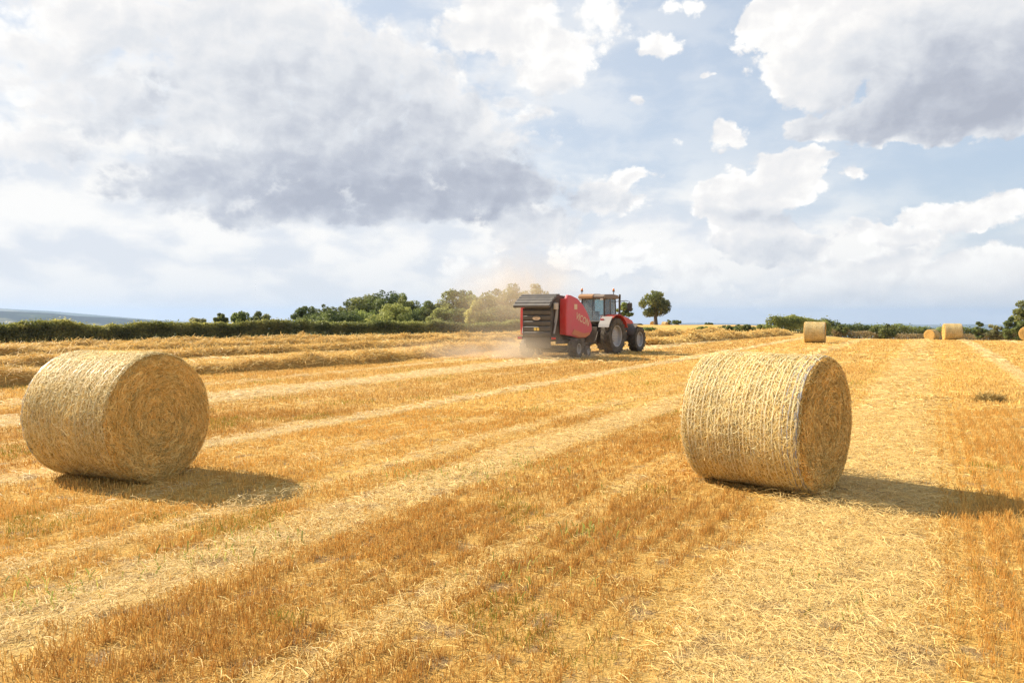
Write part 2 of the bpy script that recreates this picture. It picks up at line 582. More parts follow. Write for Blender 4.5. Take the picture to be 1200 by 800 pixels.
def country_material(name, wood=(.028, .05, .022), scale=1.0, woods=.46):
    m, w, out = material(name)
    tc = w.n('ShaderNodeTexCoord')
    P = tc.outputs['Object']
    x = w.n('ShaderNodeTexVoronoi', feature='F1')
    w.put(x.inputs['Vector'], w.v('ADD', P, w.v('SCALE', w.noise(P, .002, 3, .5, out='Color'), 180)))
    x.inputs['Scale'].default_value = .0042 * scale
    h = w.n('ShaderNodeSeparateColor')
    w.put(h.inputs[0], x.outputs['Color'])
    fld = w.ramp(h.outputs[0], [(0, (.03, .055, .03)), (.35, (.06, .085, .045)), (.55, (.27, .23, .14)), (.7, (.04, .065, .035)), (.9, (.15, .14, .09))])  # greens dulled and darkened, some distance haze held in the colour
    wm = w.ss(w.noise(P, .0022 * scale, 6, .62), woods, woods + .08)
    c = w.mix(wm, fld, wood)
    c = w.mix(w.ss(w.vor(P, .004 * scale, 0, feature='DISTANCE_TO_EDGE'), .05, .02), c, (.03, .05, .02))
    p = w.n('ShaderNodeBsdfPrincipled')
    w.put(p.inputs['Base Color'], c)
    p.inputs['Roughness'].default_value = .95
    p.inputs['Specular IOR Level'].default_value = 0.05
    w.t.links.new(p.outputs[0], out.inputs[0])
    return m
FIELD = field_material()
COUNTRY = country_material('country')

# ------------------------------------------------------------------ the land, one sheet to the horizon
HEDGE_L = [(-45, 402.8), (0, 402), (150, 398.8), (330, 395.2), (480, 393), (640, 391.2)]
def build_land():
    rr = np.concatenate([[0.0], np.geomspace(.6, 13500, 190)])
    aa = np.linspace(0, 2 * np.pi, 361)[:-1]
    Rr, Aa = np.meshgrid(rr, aa, indexing='ij')
    X, Y = Rr * np.sin(Aa), Rr * np.cos(Aa)
    Z = tz(X, Y)
    near = np.clip(1 - Rr / 120, 0, 1)
    Z = Z + (fbm(X, Y, .25, 5, 3) - .5) * .05 * near
    far = np.clip((Rr - 900) / 3000, 0, 1)
    Z = Z + (fbm(X, Y, .0011, 8, 4) - .5) * 60 * far - 12 * far
    V = np.stack([X, Y, Z], -1).reshape(-1, 3)
    n, k = len(rr), len(aa)
    i = np.arange(n - 1)[:, None] * k
    j = np.arange(k)[None]
    j2 = (j + 1) % k
    F = np.stack([i + j, i + j2, i + k + j2, i + k + j], -1).reshape(-1, 4)
    o = np_mesh('field', V, F, FIELD, smooth=True)
    o.data.materials.append(COUNTRY)
    cen = V[F].mean(1)
    hx, hy = zip(*[at(*p) for p in HEDGE_L])
    a, b = np.polyfit(hx, hy, 1)
    r = np.hypot(cen[:, 0], cen[:, 1])
    beyond = (cen[:, 1] > a * cen[:, 0] + b + .6) & (cen[:, 0] < 6)
    out_ = (beyond | (r > 420)).astype(np.int32)
    o.data.polygons.foreach_set('material_index', out_)
    o.data.polygons.foreach_set('use_smooth', np.ones(len(F), bool))
    return kind(o, 'structure')
build_land()

def hills(name, r0, r1, prof, seed, mat_, amp):
    """a range of far hills: prof lists (px, py) of its skyline"""
    az = np.linspace(math.atan2(-1400, 900), math.atan2(-200, 900), 150)
    s = np.linspace(0, 1, 26)
    A, Sx = np.meshgrid(az, s, indexing='ij')
    rad = r0 + (r1 - r0) * Sx
    px = 600 + 900 * np.tan(A)
    py = np.interp(px, *zip(*prof))
    top = (370 - py) / 900 * (r0 * .45 + r1 * .55) * np.cos(A) + CAM_H
    X, Y = rad * np.sin(A), rad * np.cos(A)
    base = -150.0
    bell = np.sin(np.clip(Sx / .55, 0, 1) * np.pi / 2) ** 1.3 * np.where(Sx > .55, np.cos((Sx - .55) / .45 * np.pi / 2), 1)
    nz = (fbm(X, Y, .0009, seed, 5) - .5)
    Z = base + (top - base) * bell + nz * amp * np.sqrt(np.clip(bell, 0, 1))
    V = np.stack([X, Y, Z], -1).reshape(-1, 3)
    n, k = A.shape
    i = np.arange(n - 1)[:, None] * k
    j = np.arange(k - 1)[None]
    F = np.stack([i + j, i + k + j, i + k + j + 1, i + j + 1], -1).reshape(-1, 4)
    return kind(np_mesh(name, V, F, mat_, smooth=True), 'structure')

hills('near_hills', 3000, 5200, [(-800, 356), (-200, 362), (0, 364.5), (60, 367), (85, 370), (130, 372), (190, 376), (240, 381), (500, 392)], 2, country_material('wooded_country', wood=(.012, .024, .026), scale=1.6, woods=.38), 9)  # blue of the distance haze is partly put into this wood colour
hills('far_hills', 6800, 10500, [(-800, 354), (-200, 358), (0, 360.5), (60, 364), (120, 370), (190, 376), (300, 380), (500, 388)], 4, country_material('far_country', wood=(.05, .07, .04)), 26)

# ------------------------------------------------------------------ haze : the air over the whole place
def build_haze():
    m, w, out = material('haze_air')
    v = w.n('ShaderNodeVolumePrincipled')
    v.inputs['Color'].default_value = (.46, .60, .85, 1)
    v.inputs['Density'].default_value = HAZE_DENSITY
    v.inputs['Anisotropy'].default_value = .2
    w.t.links.new(v.outputs[0], out.inputs['Volume'])
    bm = bmesh.new()
    bmesh.ops.create_cube(bm, size=1)
    for q in bm.verts:
        q.co = ((q.co.x) * 29000, (q.co.y) * 29000, -270 if q.co.z < 0 else 122)
    me = bpy.data.meshes.new('haze')
    bm.to_mesh(me)
    me.materials.append(m)
    o = bpy.data.objects.new('haze', me)
    COL.objects.link(o)
    return kind(o, 'stuff')
HAZE_DENSITY = .75 / 8000
build_haze()
# ------------------------------------------------------------------ stubble and loose straw
def scatter(r0, r1, dens, pad=1.5, back=0.0):
    """random points of a wedge of the field in front of the camera"""
    half = .70
    area = (r1 * r1 - r0 * r0) * half + 2 * pad * (r1 - r0)
    n = int(area * dens * 1.0)
    y = np.sqrt(rng.uniform(r0 * r0, r1 * r1, n))
    x = rng.uniform(-1, 1, n) * (y * half + pad)
    return x, y

def stubble(zones):
    parts = []
    for r0, r1, dens, wd, crossed in zones:
        x, y = scatter(r0, r1, dens)
        u, v = uv_of(x, y)
        v = np.round(v / .155) * .155 + rng.normal(0, .034, len(v))
        u = u + .03 * np.sin(v * 40)
        x, y = xy_of(u, v)
        c = cover(x, y)
        clump = fbm(x, y, 4.5, 21, 2)
        rowf = .42 + .75 * _lat[np.round(v / .155).astype(int) % 256, 7]
        keep = rng.random(len(x)) < rowf * np.clip(1.05 - 1.15 * c, .05, 1) * np.clip((clump - .22) * 3.6, .15, 1)
        x, y, c = x[keep], y[keep], c[keep]
        n = len(x)
        ti = rng.random(n)
        h = rng.uniform(.04, .09, n) * (.6 + .7 * fbm(x, y, .8, 31, 2)) * (1 - .4 * c)
        yaw = rng.uniform(0, np.pi, n)
        lean = rng.normal(0, .22, (n, 2)) * h[:, None]
        flat = rng.random(n) < .1
        lean[flat] *= 3.2
        z = tz(x, y) - .012
        b = np.stack([x, y, z], 1)
        t = np.stack([x + lean[:, 0], y + lean[:, 1], z + h], 1)
        P = np.stack([b, t], 1)
        warm = np.clip(fbm(x, y, .35, 41, 3) * .7 - .35 + np.interp(uv_of(x, y)[1], *zip(*TONE)) + rng.normal(0, .2, n), 0, 1)
        col = lerp3((.55, .305, .085), (.88, .575, .175), warm)
        pale = rng.random(n) < .2
        col[pale] = lerp3((.76, .50, .14), (.90, .66, .24), rng.random(pale.sum()))
        col *= rng.uniform(.72, 1.15, n)[:, None]
        green = (fbm(x, y, .9, 51, 2) > .70) & (rng.random(n) < .3)
        col[green] = (.36, .34, .06)
        w = wd * rng.uniform(.7, 1.3, n)
        s1 = np.stack([np.cos(yaw), np.sin(yaw), 0 * yaw], 1)
        parts.append(strips(P, w, s1, col))
        if crossed:
            s2 = np.stack([-np.sin(yaw), np.cos(yaw), 0 * yaw], 1)
            parts.append(strips(P, w, s2, col))
    V, F, C = join(parts)
    return kind(np_mesh('stubble', V, F, STEM, C), 'stuff')

def lying(x, y, z, length, width, K=4, tilt=.14, along=None, curl=.5, spread=np.pi):
    n = len(x)
    yaw = rng.uniform(-spread, spread, n) + (0 if along is None else along)
    dz = rng.normal(0, tilt, n)
    bend = rng.normal(0, curl, n)
    t = np.linspace(-.5, .5, K)[None]
    ang = yaw[:, None] + bend[:, None] * t
    step = length[:, None] * np.ones((1, K)) / (K - 1)
    px = np.cumsum(np.cos(ang) * step, 1)
    py = np.cumsum(np.sin(ang) * step, 1)
    P = np.stack([x[:, None] + px - px.mean(1, keepdims=True), y[:, None] + py - py.mean(1, keepdims=True),
                  z[:, None] + dz[:, None] * length[:, None] * t + .012 * np.cos(t * 3)], -1)
    P[..., 2] = np.maximum(P[..., 2], tz(P[..., 0], P[..., 1]) + .004)
    roll = rng.normal(0, .5, n)
    side = np.stack([-np.sin(yaw) * np.cos(roll), np.cos(yaw) * np.cos(roll), np.sin(roll)], 1)
    return P, side

def straw_col(n, lo=(.62, .38, .095), hi=(.94, .70, .27)):
    c = lerp3(lo, hi, rng.random(n))
    d = rng.random(n) < .12
    c[d] *= .55
    return c

def loose_straw(zones):
    parts = []
    for r0, r1, dens, wd, ln, K in zones:
        x, y = scatter(r0, r1, dens)
        c = cover(x, y)
        keep = rng.random(len(x)) < .10 + .90 * c ** 1.2
        x, y, c = x[keep], y[keep], c[keep]
        n = len(x)
        z = tz(x, y) + .006 + rng.random(n) ** 2 * (.02 + .06 * c) + np.clip(fbm(x, y, 1.7, 71, 3) - .5, 0, 1) * .16 * c * rng.random(n)
        L = ln * rng.uniform(.35, 1.3, n)
        P, side = lying(x, y, z, L, wd, K, curl=.28)
        sc = straw_col(n)
        pw = np.clip((c - .45) * 2, 0, .6)[:, None] * np.interp(uv_of(x, y)[1], [-30, -7, -6, -3, 1, 2], [.9, .9, .45, .4, .1, .6])[:, None]
        sc = sc * (1 - pw) + np.array([[.94, .80, .52]]) * pw * rng.uniform(.7, 1.05, (n, 1))
        parts.append(strips(P, wd * rng.uniform(.6, 1.3, n), side, sc))
    V, F, C = join(parts)
    return kind(np_mesh('loose_straw', V, F, STRAW, C), 'stuff')

stubble([(3.0, 7, 3300, .0036, True), (7, 14, 1500, .0052, True), (14, 28, 520, .011, False), (28, 62, 80, .024, False)])
loose_straw([(3.0, 7, 2300, .0032, .105, 3), (7, 14, 1050, .0048, .13, 3), (14, 28, 420, .010, .22, 3), (28, 62, 75, .026, .42, 3)])

# ------------------------------------------------------------------ swaths of unbaled straw
def swath(label, pts, width, height, seed, nstraw):
    nstraw = int(nstraw * 1.8)
    ps = np.array([at(*p) if p[1] > 0 else p[2:] for p in pts])
    d = np.concatenate([[0], np.cumsum(np.hypot(*np.diff(ps, axis=0).T))])
    n = int(d[-1] / .22)
    s = np.linspace(0, d[-1], n)
    x, y = np.interp(s, d, ps[:, 0]), np.interp(s, d, ps[:, 1])
    ker = np.ones(25) / 25
    pad = lambda q: np.convolve(np.pad(q, 12, mode='edge'), ker, 'valid')
    x, y = pad(x), pad(y)
    tx, ty = np.gradient(x), np.gradient(y)
    l = np.hypot(tx, ty)
    tx, ty = tx / l, ty / l
    nx, ny = ty, -tx                     # to the right of the heading
    q = np.linspace(-1, 1, 15)
    hs = height * (.55 + .9 * vnoise(s, 0 * s, .55, seed)) * (.8 + .4 * vnoise(s, 0 * s, 1.9, seed + 5))
    ws = width * (.8 + .4 * vnoise(s, 0 * s, .4, seed + 3))
    wob = (vnoise(s, 0 * s, .3, seed + 9) - .5) * .35
    off = q[None] * ws[:, None] * .5 + wob[:, None]
    prof = np.cos(np.clip(q, -1, 1) * np.pi / 2) ** .75
    X = x[:, None] + nx[:, None] * off
    Y = y[:, None] + ny[:, None] * off
    Z = tz(X, Y) - .03 + hs[:, None] * prof[None] * (.7 + .6 * fbm(X, Y, 2.2, seed, 3))
    V = np.stack([X, Y, Z], -1)
    k = len(q)
    i = np.arange(n - 1)[:, None] * k
    j = np.arange(k - 1)[None]
    F = np.stack([i + j, i + j + 1, i + k + j + 1, i + k + j], -1).reshape(-1, 4)
    bc = np.repeat(np.array([[.50, .31, .09]]), n * k, 0) * (.6 + .7 * fbm(X, Y, 6, seed, 2).reshape(-1, 1))
    parts = [(V.reshape(-1, 3), F, bc)]
    ii, jj = rng.integers(0, n - 1, nstraw), rng.integers(0, k, nstraw)
    p = V[ii, jj] + rng.normal(0, .06, (nstraw, 3)) + np.array([0, 0, .03])
    head = np.arctan2(ty, tx)[ii]
    dist = np.hypot(p[:, 0], p[:, 1])
    L = rng.uniform(.2, .6, nstraw)
    P, side = lying(p[:, 0], p[:, 1], p[:, 2], L, .02, 3, tilt=.35, along=head, spread=1.3, curl=1.0)
    parts.append(strips(P, np.clip(dist * .00055, .007, .03) * rng.uniform(.6, 1.2, nstraw), side, straw_col(nstraw)))
    V2, F2, C2 = join(parts)
    o = np_mesh('straw_swath', V2, F2, STRAW, C2)
    return tag(o, label, 'straw swath', 'swaths of straw waiting to be baled')

swath('nearest golden straw swath on the left, running behind the left bale to the baler', [(-160, 466), (0, 451), (120, 444.5), (239, 437), (320, 432.5), (420, 426), (513, 416.5), (590, 407.5)], 1.2, .31, 1, 9000)
swath('second straw swath from the camera, left of the baler', [(-160, 442), (0, 432), (228, 418), (300, 414.5), (388, 411.5), (513, 403), (607, 400)], 1.2, .31, 2, 9000)
swath('third straw swath from the camera, left of the baler', [(-160, 424), (0, 416.5), (214, 408), (330, 404), (513, 397.6), (620, 395)], 1.25, .28, 3, 8000)
swath('farthest straw swath on the left, just in front of the long green hedge', [(-160, 412), (0, 408), (200, 402.6), (340, 399.3), (500, 395.4), (620, 393)], 1.4, .22, 4, 6000)
swath('straw swath on the right, ahead of the red tractor', [(756, 405.5), (800, 402), (850, 397.6), (905, 393.2), (925, 391.8)], 1.5, .42, 5, 7000)
swath('straw swath beyond the tractor, behind its front wheel', [(640, 399.5), (700, 397), (757, 394.6), (810, 392.5), (860, 390.5)], 1.5, .34, 6, 5000)

# ------------------------------------------------------------------ round bales
BALE_D, BALE_L = 1.374, 1.25
def bale_core_material():
    m, w, out = material('packed_straw')
    tc = w.n('ShaderNodeTexCoord')
    P = tc.outputs['Object']
    sp = w.n('ShaderNodeSeparateXYZ')
    w.put(sp.inputs[0], P)
    ang = w.m('ARCTAN2', sp.outputs[1], sp.outputs[2])
    rad = w.m('SQRT', w.m('ADD', w.m('MULTIPLY', sp.outputs[1], sp.outputs[1]), w.m('MULTIPLY', sp.outputs[2], sp.outputs[2])))
    cv = w.n('ShaderNodeCombineXYZ')
    w.put(cv.inputs[0], w.m('MULTIPLY', sp.outputs[0], 26))
    w.put(cv.inputs[1], w.m('MULTIPLY', rad, 34))
    w.put(cv.inputs[2], w.m('MULTIPLY', ang, 4))
    n = w.noise(cv.outputs[0], 1.3, 5, .65, dist=.6)
    big = w.noise(P, 3, 3, .5)
    c = w.ramp(w.m('MULTIPLY_ADD', n, .8, w.m('MULTIPLY', big, .2)), [(.28, (.24, .13, .04)), (.5, (.58, .37, .12)), (.7, (.82, .62, .30))])
    p = w.n('ShaderNodeBsdfPrincipled')
    w.put(p.inputs['Base Color'], c)
    p.inputs['Roughness'].default_value = .8
    p.inputs['Specular IOR Level'].default_value = .15
    bp = w.n('ShaderNodeBump')
    bp.inputs['Strength'].default_value = 1.0
    bp.inputs['Distance'].default_value = .03
    w.put(bp.inputs['Height'], n)
    w.t.links.new(bp.outputs[0], p.inputs['Normal'])
    w.t.links.new(p.outputs[0], out.inputs[0])
    return m
PACKED = bale_core_material()
NET = fibre_mat('net_wrap', .35, .4, spec=.4)

def bale_radius(ang, x, seed):
    """radius of a bale around its axis: a little flat where it sits"""
    r = BALE_D / 2 * (1 + .012 * np.sin(2 * ang + seed) + .032 * (fbm(np.cos(ang) * 2 + 9, np.sin(ang) * 2 + x * 2.5 + 9, 1.3, seed, 3) - .5))
    rib = .0030 if seed == 6 else .0012
    r = r + rib * np.cos(x * 2 * np.pi * 34 / BALE_L) - rib
    low = np.cos(ang - np.pi)               # ang 0 is up
    flat = np.clip((low - .86) / .14, 0, 1)
    return r * (1 - .035 * flat)

def make_bale(label, group, seed, nside, nend, rings, blue, wisps=160):
    Rr, L = BALE_D / 2, BALE_L
    root = empty('straw_bale')
    tag(root, label, 'straw bale', group)
    # body: a closed drum with rounded shoulders; axis along X
    prof = [(-L / 2 + .035, .0), (-L / 2 + .02, .3), (-L / 2 + .005, .6), (-L / 2, .86), (-L / 2 + .012, .955), (-L / 2 + .05, .993)]
    prof += [(x, 1.0 + .004 * math.cos(x * 2)) for x in np.linspace(-L / 2 + .1, L / 2 - .1, 120 if seed == 6 else 24)]
    prof += [(L / 2 - .05, .993), (L / 2 - .012, .955), (L / 2, .86), (L / 2 - .005, .6), (L / 2 - .02, .3), (L / 2 - .035, .0)]
    prof = np.array(prof)
    na = 96
    A = np.linspace(0, 2 * np.pi, na + 1)[:-1]
    X = np.repeat(prof[:, :1], na, 1)
    Aa = np.repeat(A[None], len(prof), 0)
    Rad = bale_radius(Aa, X, seed) * prof[:, 1:2]
    jit = (fbm(Aa * 3 + X * 7, X * 9 + prof[:, 1:2] * 6, 2.0, seed + 2, 3) - .5) * .02
    X = X + jit * np.where(prof[:, 1:2] < .9, 1, .1)
    V = np.stack([X, Rad * np.sin(Aa), Rad * np.cos(Aa)], -1).reshape(-1, 3)
    i = np.arange(len(prof) - 1)[:, None] * na
    j = np.arange(na)[None]
    j2 = (j + 1) % na
    F = np.stack([i + j, i + na + j, i + na + j2, i + j2], -1).reshape(-1, 4)
    np_mesh('straw_roll', V, F, PACKED, parent=root, smooth=True)
    parts = []
    # fibres wound round the side
    n = nside
    x0, a0 = rng.uniform(-L / 2 + .01, L / 2 - .01, n), rng.uniform(0, 2 * np.pi, n)
    ln = rng.uniform(.02, .11, n) * (1 + (rng.random(n) < .06) * 1.2)
    sk = rng.normal(0, .85, n)
    t = np.linspace(-.5, .5, 4)[None]
    bend = rng.normal(0, .5, n)[:, None]
    x = x0[:, None] + ln[:, None] * t * np.sin(sk[:, None] + bend * t)
    a = a0[:, None] + ln[:, None] * t * np.cos(sk[:, None] + bend * t) / Rr
    over = np.abs(x) > L / 2 - .005
    x = np.clip(x, -L / 2 + .0, L / 2 - .0)
    r = bale_radius(a, x, seed) + .002 + rng.random((n, 1)) ** 2 * .013 + rng.normal(0, .003, (n, 4)) - .02 * np.clip((np.abs(x) - (L / 2 - .06)) / .06, 0, 1)
    P = np.stack([x, r * np.sin(a), r * np.cos(a)], -1)
    nrm = np.stack([0 * a0, np.sin(a0), np.cos(a0)], -1)
    tg = unit(P[:, 3] - P[:, 0])
    side = unit(np.cross(nrm, tg) + nrm * rng.normal(0, .28, (n, 1)))
    parts.append(strips(P, rng.uniform(.0028, .0062, n), side, straw_col(n, (.78, .54, .17), (.97, .86, .50)) * (.80 + .4 * fbm(x0 * 3 + 5, np.cos(a0) * 2 + np.sin(a0) + 5, 1.5, seed, 3))[:, None]))
    # fibres swirling on both ends; warm light off the field mixed into their colour
    for sgn, cnt in ((1, nend), (-1, nend // 2)):
        n = cnt
        r0 = Rr * np.sqrt(rng.random(n)) * .985
        a0 = rng.uniform(0, 2 * np.pi, n)
        ln = rng.uniform(.025, .12, n)
        sk = rng.normal(.12, .62, n)
        bend = rng.normal(0, .6, n)[:, None]
        rad = r0[:, None] + ln[:, None] * t * np.sin(sk[:, None] + bend * t)
        a = a0[:, None] + ln[:, None] * t * np.cos(sk[:, None] + bend * t) / np.maximum(r0[:, None], .07)
        rad = np.clip(np.abs(rad), .0, Rr * .985)
        zx = np.interp(rad / Rr, [0, .3, .6, .86, .955, 1], [.035, .02, .005, 0, .012, .05])
        x = sgn * (L / 2 - zx + .006 + rng.random((n, 1)) ** 2 * .022 + rng.normal(0, .005, (n, 4)))
        P = np.stack([x, rad * np.sin(a), rad * np.cos(a)], -1)
        tg = unit(P[:, 3] - P[:, 0])
        nrm = np.repeat(np.array([[sgn, 0, 0.]]), n, 0)
        side = unit(np.cross(nrm, tg) + nrm * rng.normal(0, .30, (n, 1)))
        parts.append(strips(P, rng.uniform(.003, .0075, n), side, straw_col(n, (.70, .40, .085), (.97, .74, .30)) * (.74 + .62 * fbm(rad.mean(1) * 26, a0 * 2.2, 1.0, seed, 2))[:, None]))
    # loose wisps that stand off
    n = wisps
    a0, x0 = rng.uniform(0, 2 * np.pi, n), rng.uniform(-L / 2, L / 2, n)
    b = np.stack([x0, Rr * np.sin(a0), Rr * np.cos(a0)], -1)
    d = unit(np.stack([rng.normal(0, .6, n), np.sin(a0), np.cos(a0)], -1) + rng.normal(0, .8, (n, 3)))
    d2 = unit(d + rng.normal(0, .4, (n, 3)))
    ln = rng.uniform(.03, .10, n)[:, None]
    P = np.stack([b, b + d * ln * .5, b + d * ln * .5 + d2 * ln * .5], 1)
    parts.append(strips(P, np.full(n, .0045), unit(np.cross(d, rng.normal(0, 1, (n, 3)))), straw_col(n)))
    V, F, C = join(parts)
    np_mesh('straw_fibres', V, F, STRAW, C, parent=root)
    # the net: rings of cord pulled round the side, with a wavering course
    parts = []
    ka = 140
    aa = np.linspace(0, 2 * np.pi, ka)
    def ring(x0, wd, col, wav):
        ph = rng.uniform(0, 6, 3)
        xx = x0 + wav * (np.sin(aa * 5 + ph[0]) + np.sin(aa * 11 + ph[1]) * .5 + .6 * np.sign(np.sin(aa * 60 + ph[2])))
        r = bale_radius(aa, xx, seed) + .012 + .004 * np.sin(aa * 23 + ph[1]) - .02 * np.clip((np.abs(xx) - (L / 2 - .06)) / .06, 0, 1)
        P = np.stack([xx, r * np.sin(aa), r * np.cos(aa)], -1)[None]
        # ribbon lies flat on the drum: widen along the axis
        off = np.array([1, 0, 0.]) * wd * .5
        Vr = np.stack([P[0] - off, P[0] + off], 1).reshape(-1, 3)
        k = np.arange(ka - 1) * 2
        parts.append((Vr, np.stack([k, k + 1, k + 3, k + 2], -1), np.repeat(np.array([col]), len(Vr), 0)))
    for q in range(rings):
        x0 = -L / 2 + (L if rings > 20 else L) * (q + .5) / rings
        x0 = float(np.clip(round(x0 * 34 / L) * L / 34 + rng.normal(0, .002), -L / 2 + .03, L / 2 - .03))
        ring(x0, rng.uniform(.0028, .0055), (.88, .78, .54), (.0022 if rings < 20 else .0006))
    V, F, C = join(parts)
    np_mesh('net_wrap', V, F, NET, C, parent=root)
    parts.clear()
    for x0, wd in blue:
        ring(x0, wd, (.36, .35, .37), .004)
    if parts:
        V, F, C = join(parts)
        e = np_mesh('net_edge', V, F, NET, C, parent=root)
        e['label'] = 'blue grey marked edge of the net'
    return root

def put_bale(o, x, y, ang, z=None):
    """ang: heading of the end face that looks our way, from -Y towards +X"""
    o.location = (x, y, BALE_D / 2 * .972 + (tzf(x, y) if z is None else z))
    o.rotation_euler = (0, 0, math.atan2(-math.cos(ang), math.sin(ang)))

GB = 'round straw bales left on the stubble'
b1 = make_bale('large round straw bale on the left, its coiled round end turned to the camera', GB, 3, 34000, 20000, 14,
               [(-.585, .012), (-.56, .008)])
put_bale(b1, -4.289, 8.355, 1.166)
b2 = make_bale('large round straw bale on the right, netted side to the camera, long shadow beside it', GB, 6, 34000, 20000, 34,
               [(.595, .014), (.575, .008), (.52, .009), (.465, .007)])
put_bale(b2, 2.643, 7.955, .828)

def far_bale(label, px, depth, ang, src, z=None):
    o = copy_tree(src)
    o['label'] = label
    put_bale(o, (px - 600) / 900 * depth, depth, ang, z)
    return o
far_bale('round straw bale beside the right hedge end, directly behind the large right bale', 955, 49.5, 1.15, b2)
far_bale('pale straw bale standing on the right skyline in front of the right hedge', 1116, 62.8, 1.25, b2)
far_bale('darker straw bale, round end showing, just left of the pale skyline bale', 1092, 95, -.95, b1)
far_bale('straw bale cut by the right border of the photo, under the dark tree', 1205, 72, -.7, b1)
far_bale('tiny straw bale sunk behind the far rise, at the foot of the lone tree', 765.5, 196, -.5, b1)
far_bale('tiny straw bale sunk behind the far rise, just right of the lone tree', 779, 200, .9, b2)

# ------------------------------------------------------------------ foliage
GREENS = {
    'olive': ((0.090, 0.112, 0.031), (0.334, 0.336, 0.100)),
    'dark': ((0.065, 0.095, 0.031), (0.248, 0.282, 0.082)),
    'mid': ((0.107, 0.148, 0.036), (0.385, 0.425, 0.114)),
    'light': ((0.197, 0.223, 0.059), (0.532, 0.524, 0.159)),
    'yellow': ((0.296, 0.282, 0.063), (0.717, 0.627, 0.194)),
    'grey': ((0.172, 0.179, 0.076), (0.445, 0.413, 0.194)),
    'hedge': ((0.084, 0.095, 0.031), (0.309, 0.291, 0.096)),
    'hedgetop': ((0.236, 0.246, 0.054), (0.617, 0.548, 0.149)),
    'dry': ((.26, .19, .08), (.55, .42, .21)),
}

def leaves(cen, out, size, cols):
    n = len(cen)
    nrm = unit(out * .9 + rng.normal(0, .75, (n, 3)) + np.array([0, 0, .55]))
    t = unit(np.cross(nrm, rng.normal(0, 1, (n, 3))))
    b = np.cross(nrm, t)
    s = size * rng.uniform(.6, 1.35, (n, 1))
    V = np.stack([cen - t * s, cen - b * s * .55 + nrm * s * .12, cen + t * s, cen + b * s * .55 + nrm * s * .12], 1).reshape(-1, 3)
    F = np.arange(n * 4).reshape(n, 4)
    return V, F, np.repeat(cols, 4, 0)

def crown_points(H, hw, z0, nclump, nleaf, shape='round', seed=0, lean=0.0):
    """clumps of leaves filling an uneven crown; returns leaf centres, outward directions, clump tone"""
    g = np.random.default_rng(seed)
    cs, rs = [], []
    hh = (H - z0) / 2
    ga = math.pi * (3 - math.sqrt(5))
    for k in range(nclump):
        zz = 1 - 2 * (k + .5) / nclump
        q_ = math.sqrt(1 - zz * zz)
        d = unit(np.array([q_ * math.cos(ga * k), q_ * math.sin(ga * k), zz]) + g.normal(0, .22, 3))
        rr = g.uniform(.62, .92) if k % 4 else g.uniform(.15, .5)
        p = d * rr
        under = 1.0 if p[2] > -.2 else 1.0 - .25 * (-.2 - p[2])
        cs.append(np.array([p[0] * hw * under, p[1] * hw * under, z0 + hh + p[2] * hh]))
        rs.append(hw * g.uniform(.20, .36) * (1.2 if shape == 'narrow' else 1.0))
    cs, rs = np.array(cs), np.array(rs)
    rs = np.minimum(rs, np.maximum((H - cs[:, 2]) * 1.0, hw * .14))
    w = rs ** 2
    ci = g.choice(nclump, nleaf, p=w / w.sum())
    d = unit(g.normal(0, 1, (nleaf, 3)))
    rad = rs[ci] * (1 - .45 * g.random(nleaf) ** 1.6)
    rad *= 1 + .35 * (fbm(d[:, 0] * 3 + ci * 3.1, d[:, 1] * 3 + d[:, 2] * 2, 1.5, seed % 50, 2) - .5)
    c = cs[ci] + d * rad[:, None] * np.array([1, 1, .8])
    c[:, 0] += lean * (c[:, 2] / H) ** 2
    tone = g.normal(0, .22, nclump)[ci]
    return c, d, tone, cs

def tube_mesh(paths, radii, sides=7):
    Vs, Fs, n = [], [], 0
    for P, rd in zip(paths, radii):
        P, rd = np.asarray(P, float), np.asarray(rd, float)
        T = unit(np.gradient(P, axis=0))
        ref = np.array([.3, .9, .2])
        A = unit(np.cross(T, ref))
        B = np.cross(T, A)
        a = np.linspace(0, 2 * np.pi, sides + 1)[:-1]
        ringv = P[:, None] + rd[:, None, None] * (np.cos(a)[None, :, None] * A[:, None] + np.sin(a)[None, :, None] * B[:, None])
        k = len(P)
        i = np.arange(k - 1)[:, None] * sides
        j = np.arange(sides)[None]
        j2 = (j + 1) % sides
        Fs.append(np.stack([i + j, i + j2, i + sides + j2, i + sides + j], -1).reshape(-1, 4) + n)
        Vs.append(ringv.reshape(-1, 3))
        n += k * sides
    return np.concatenate(Vs), np.concatenate(Fs)

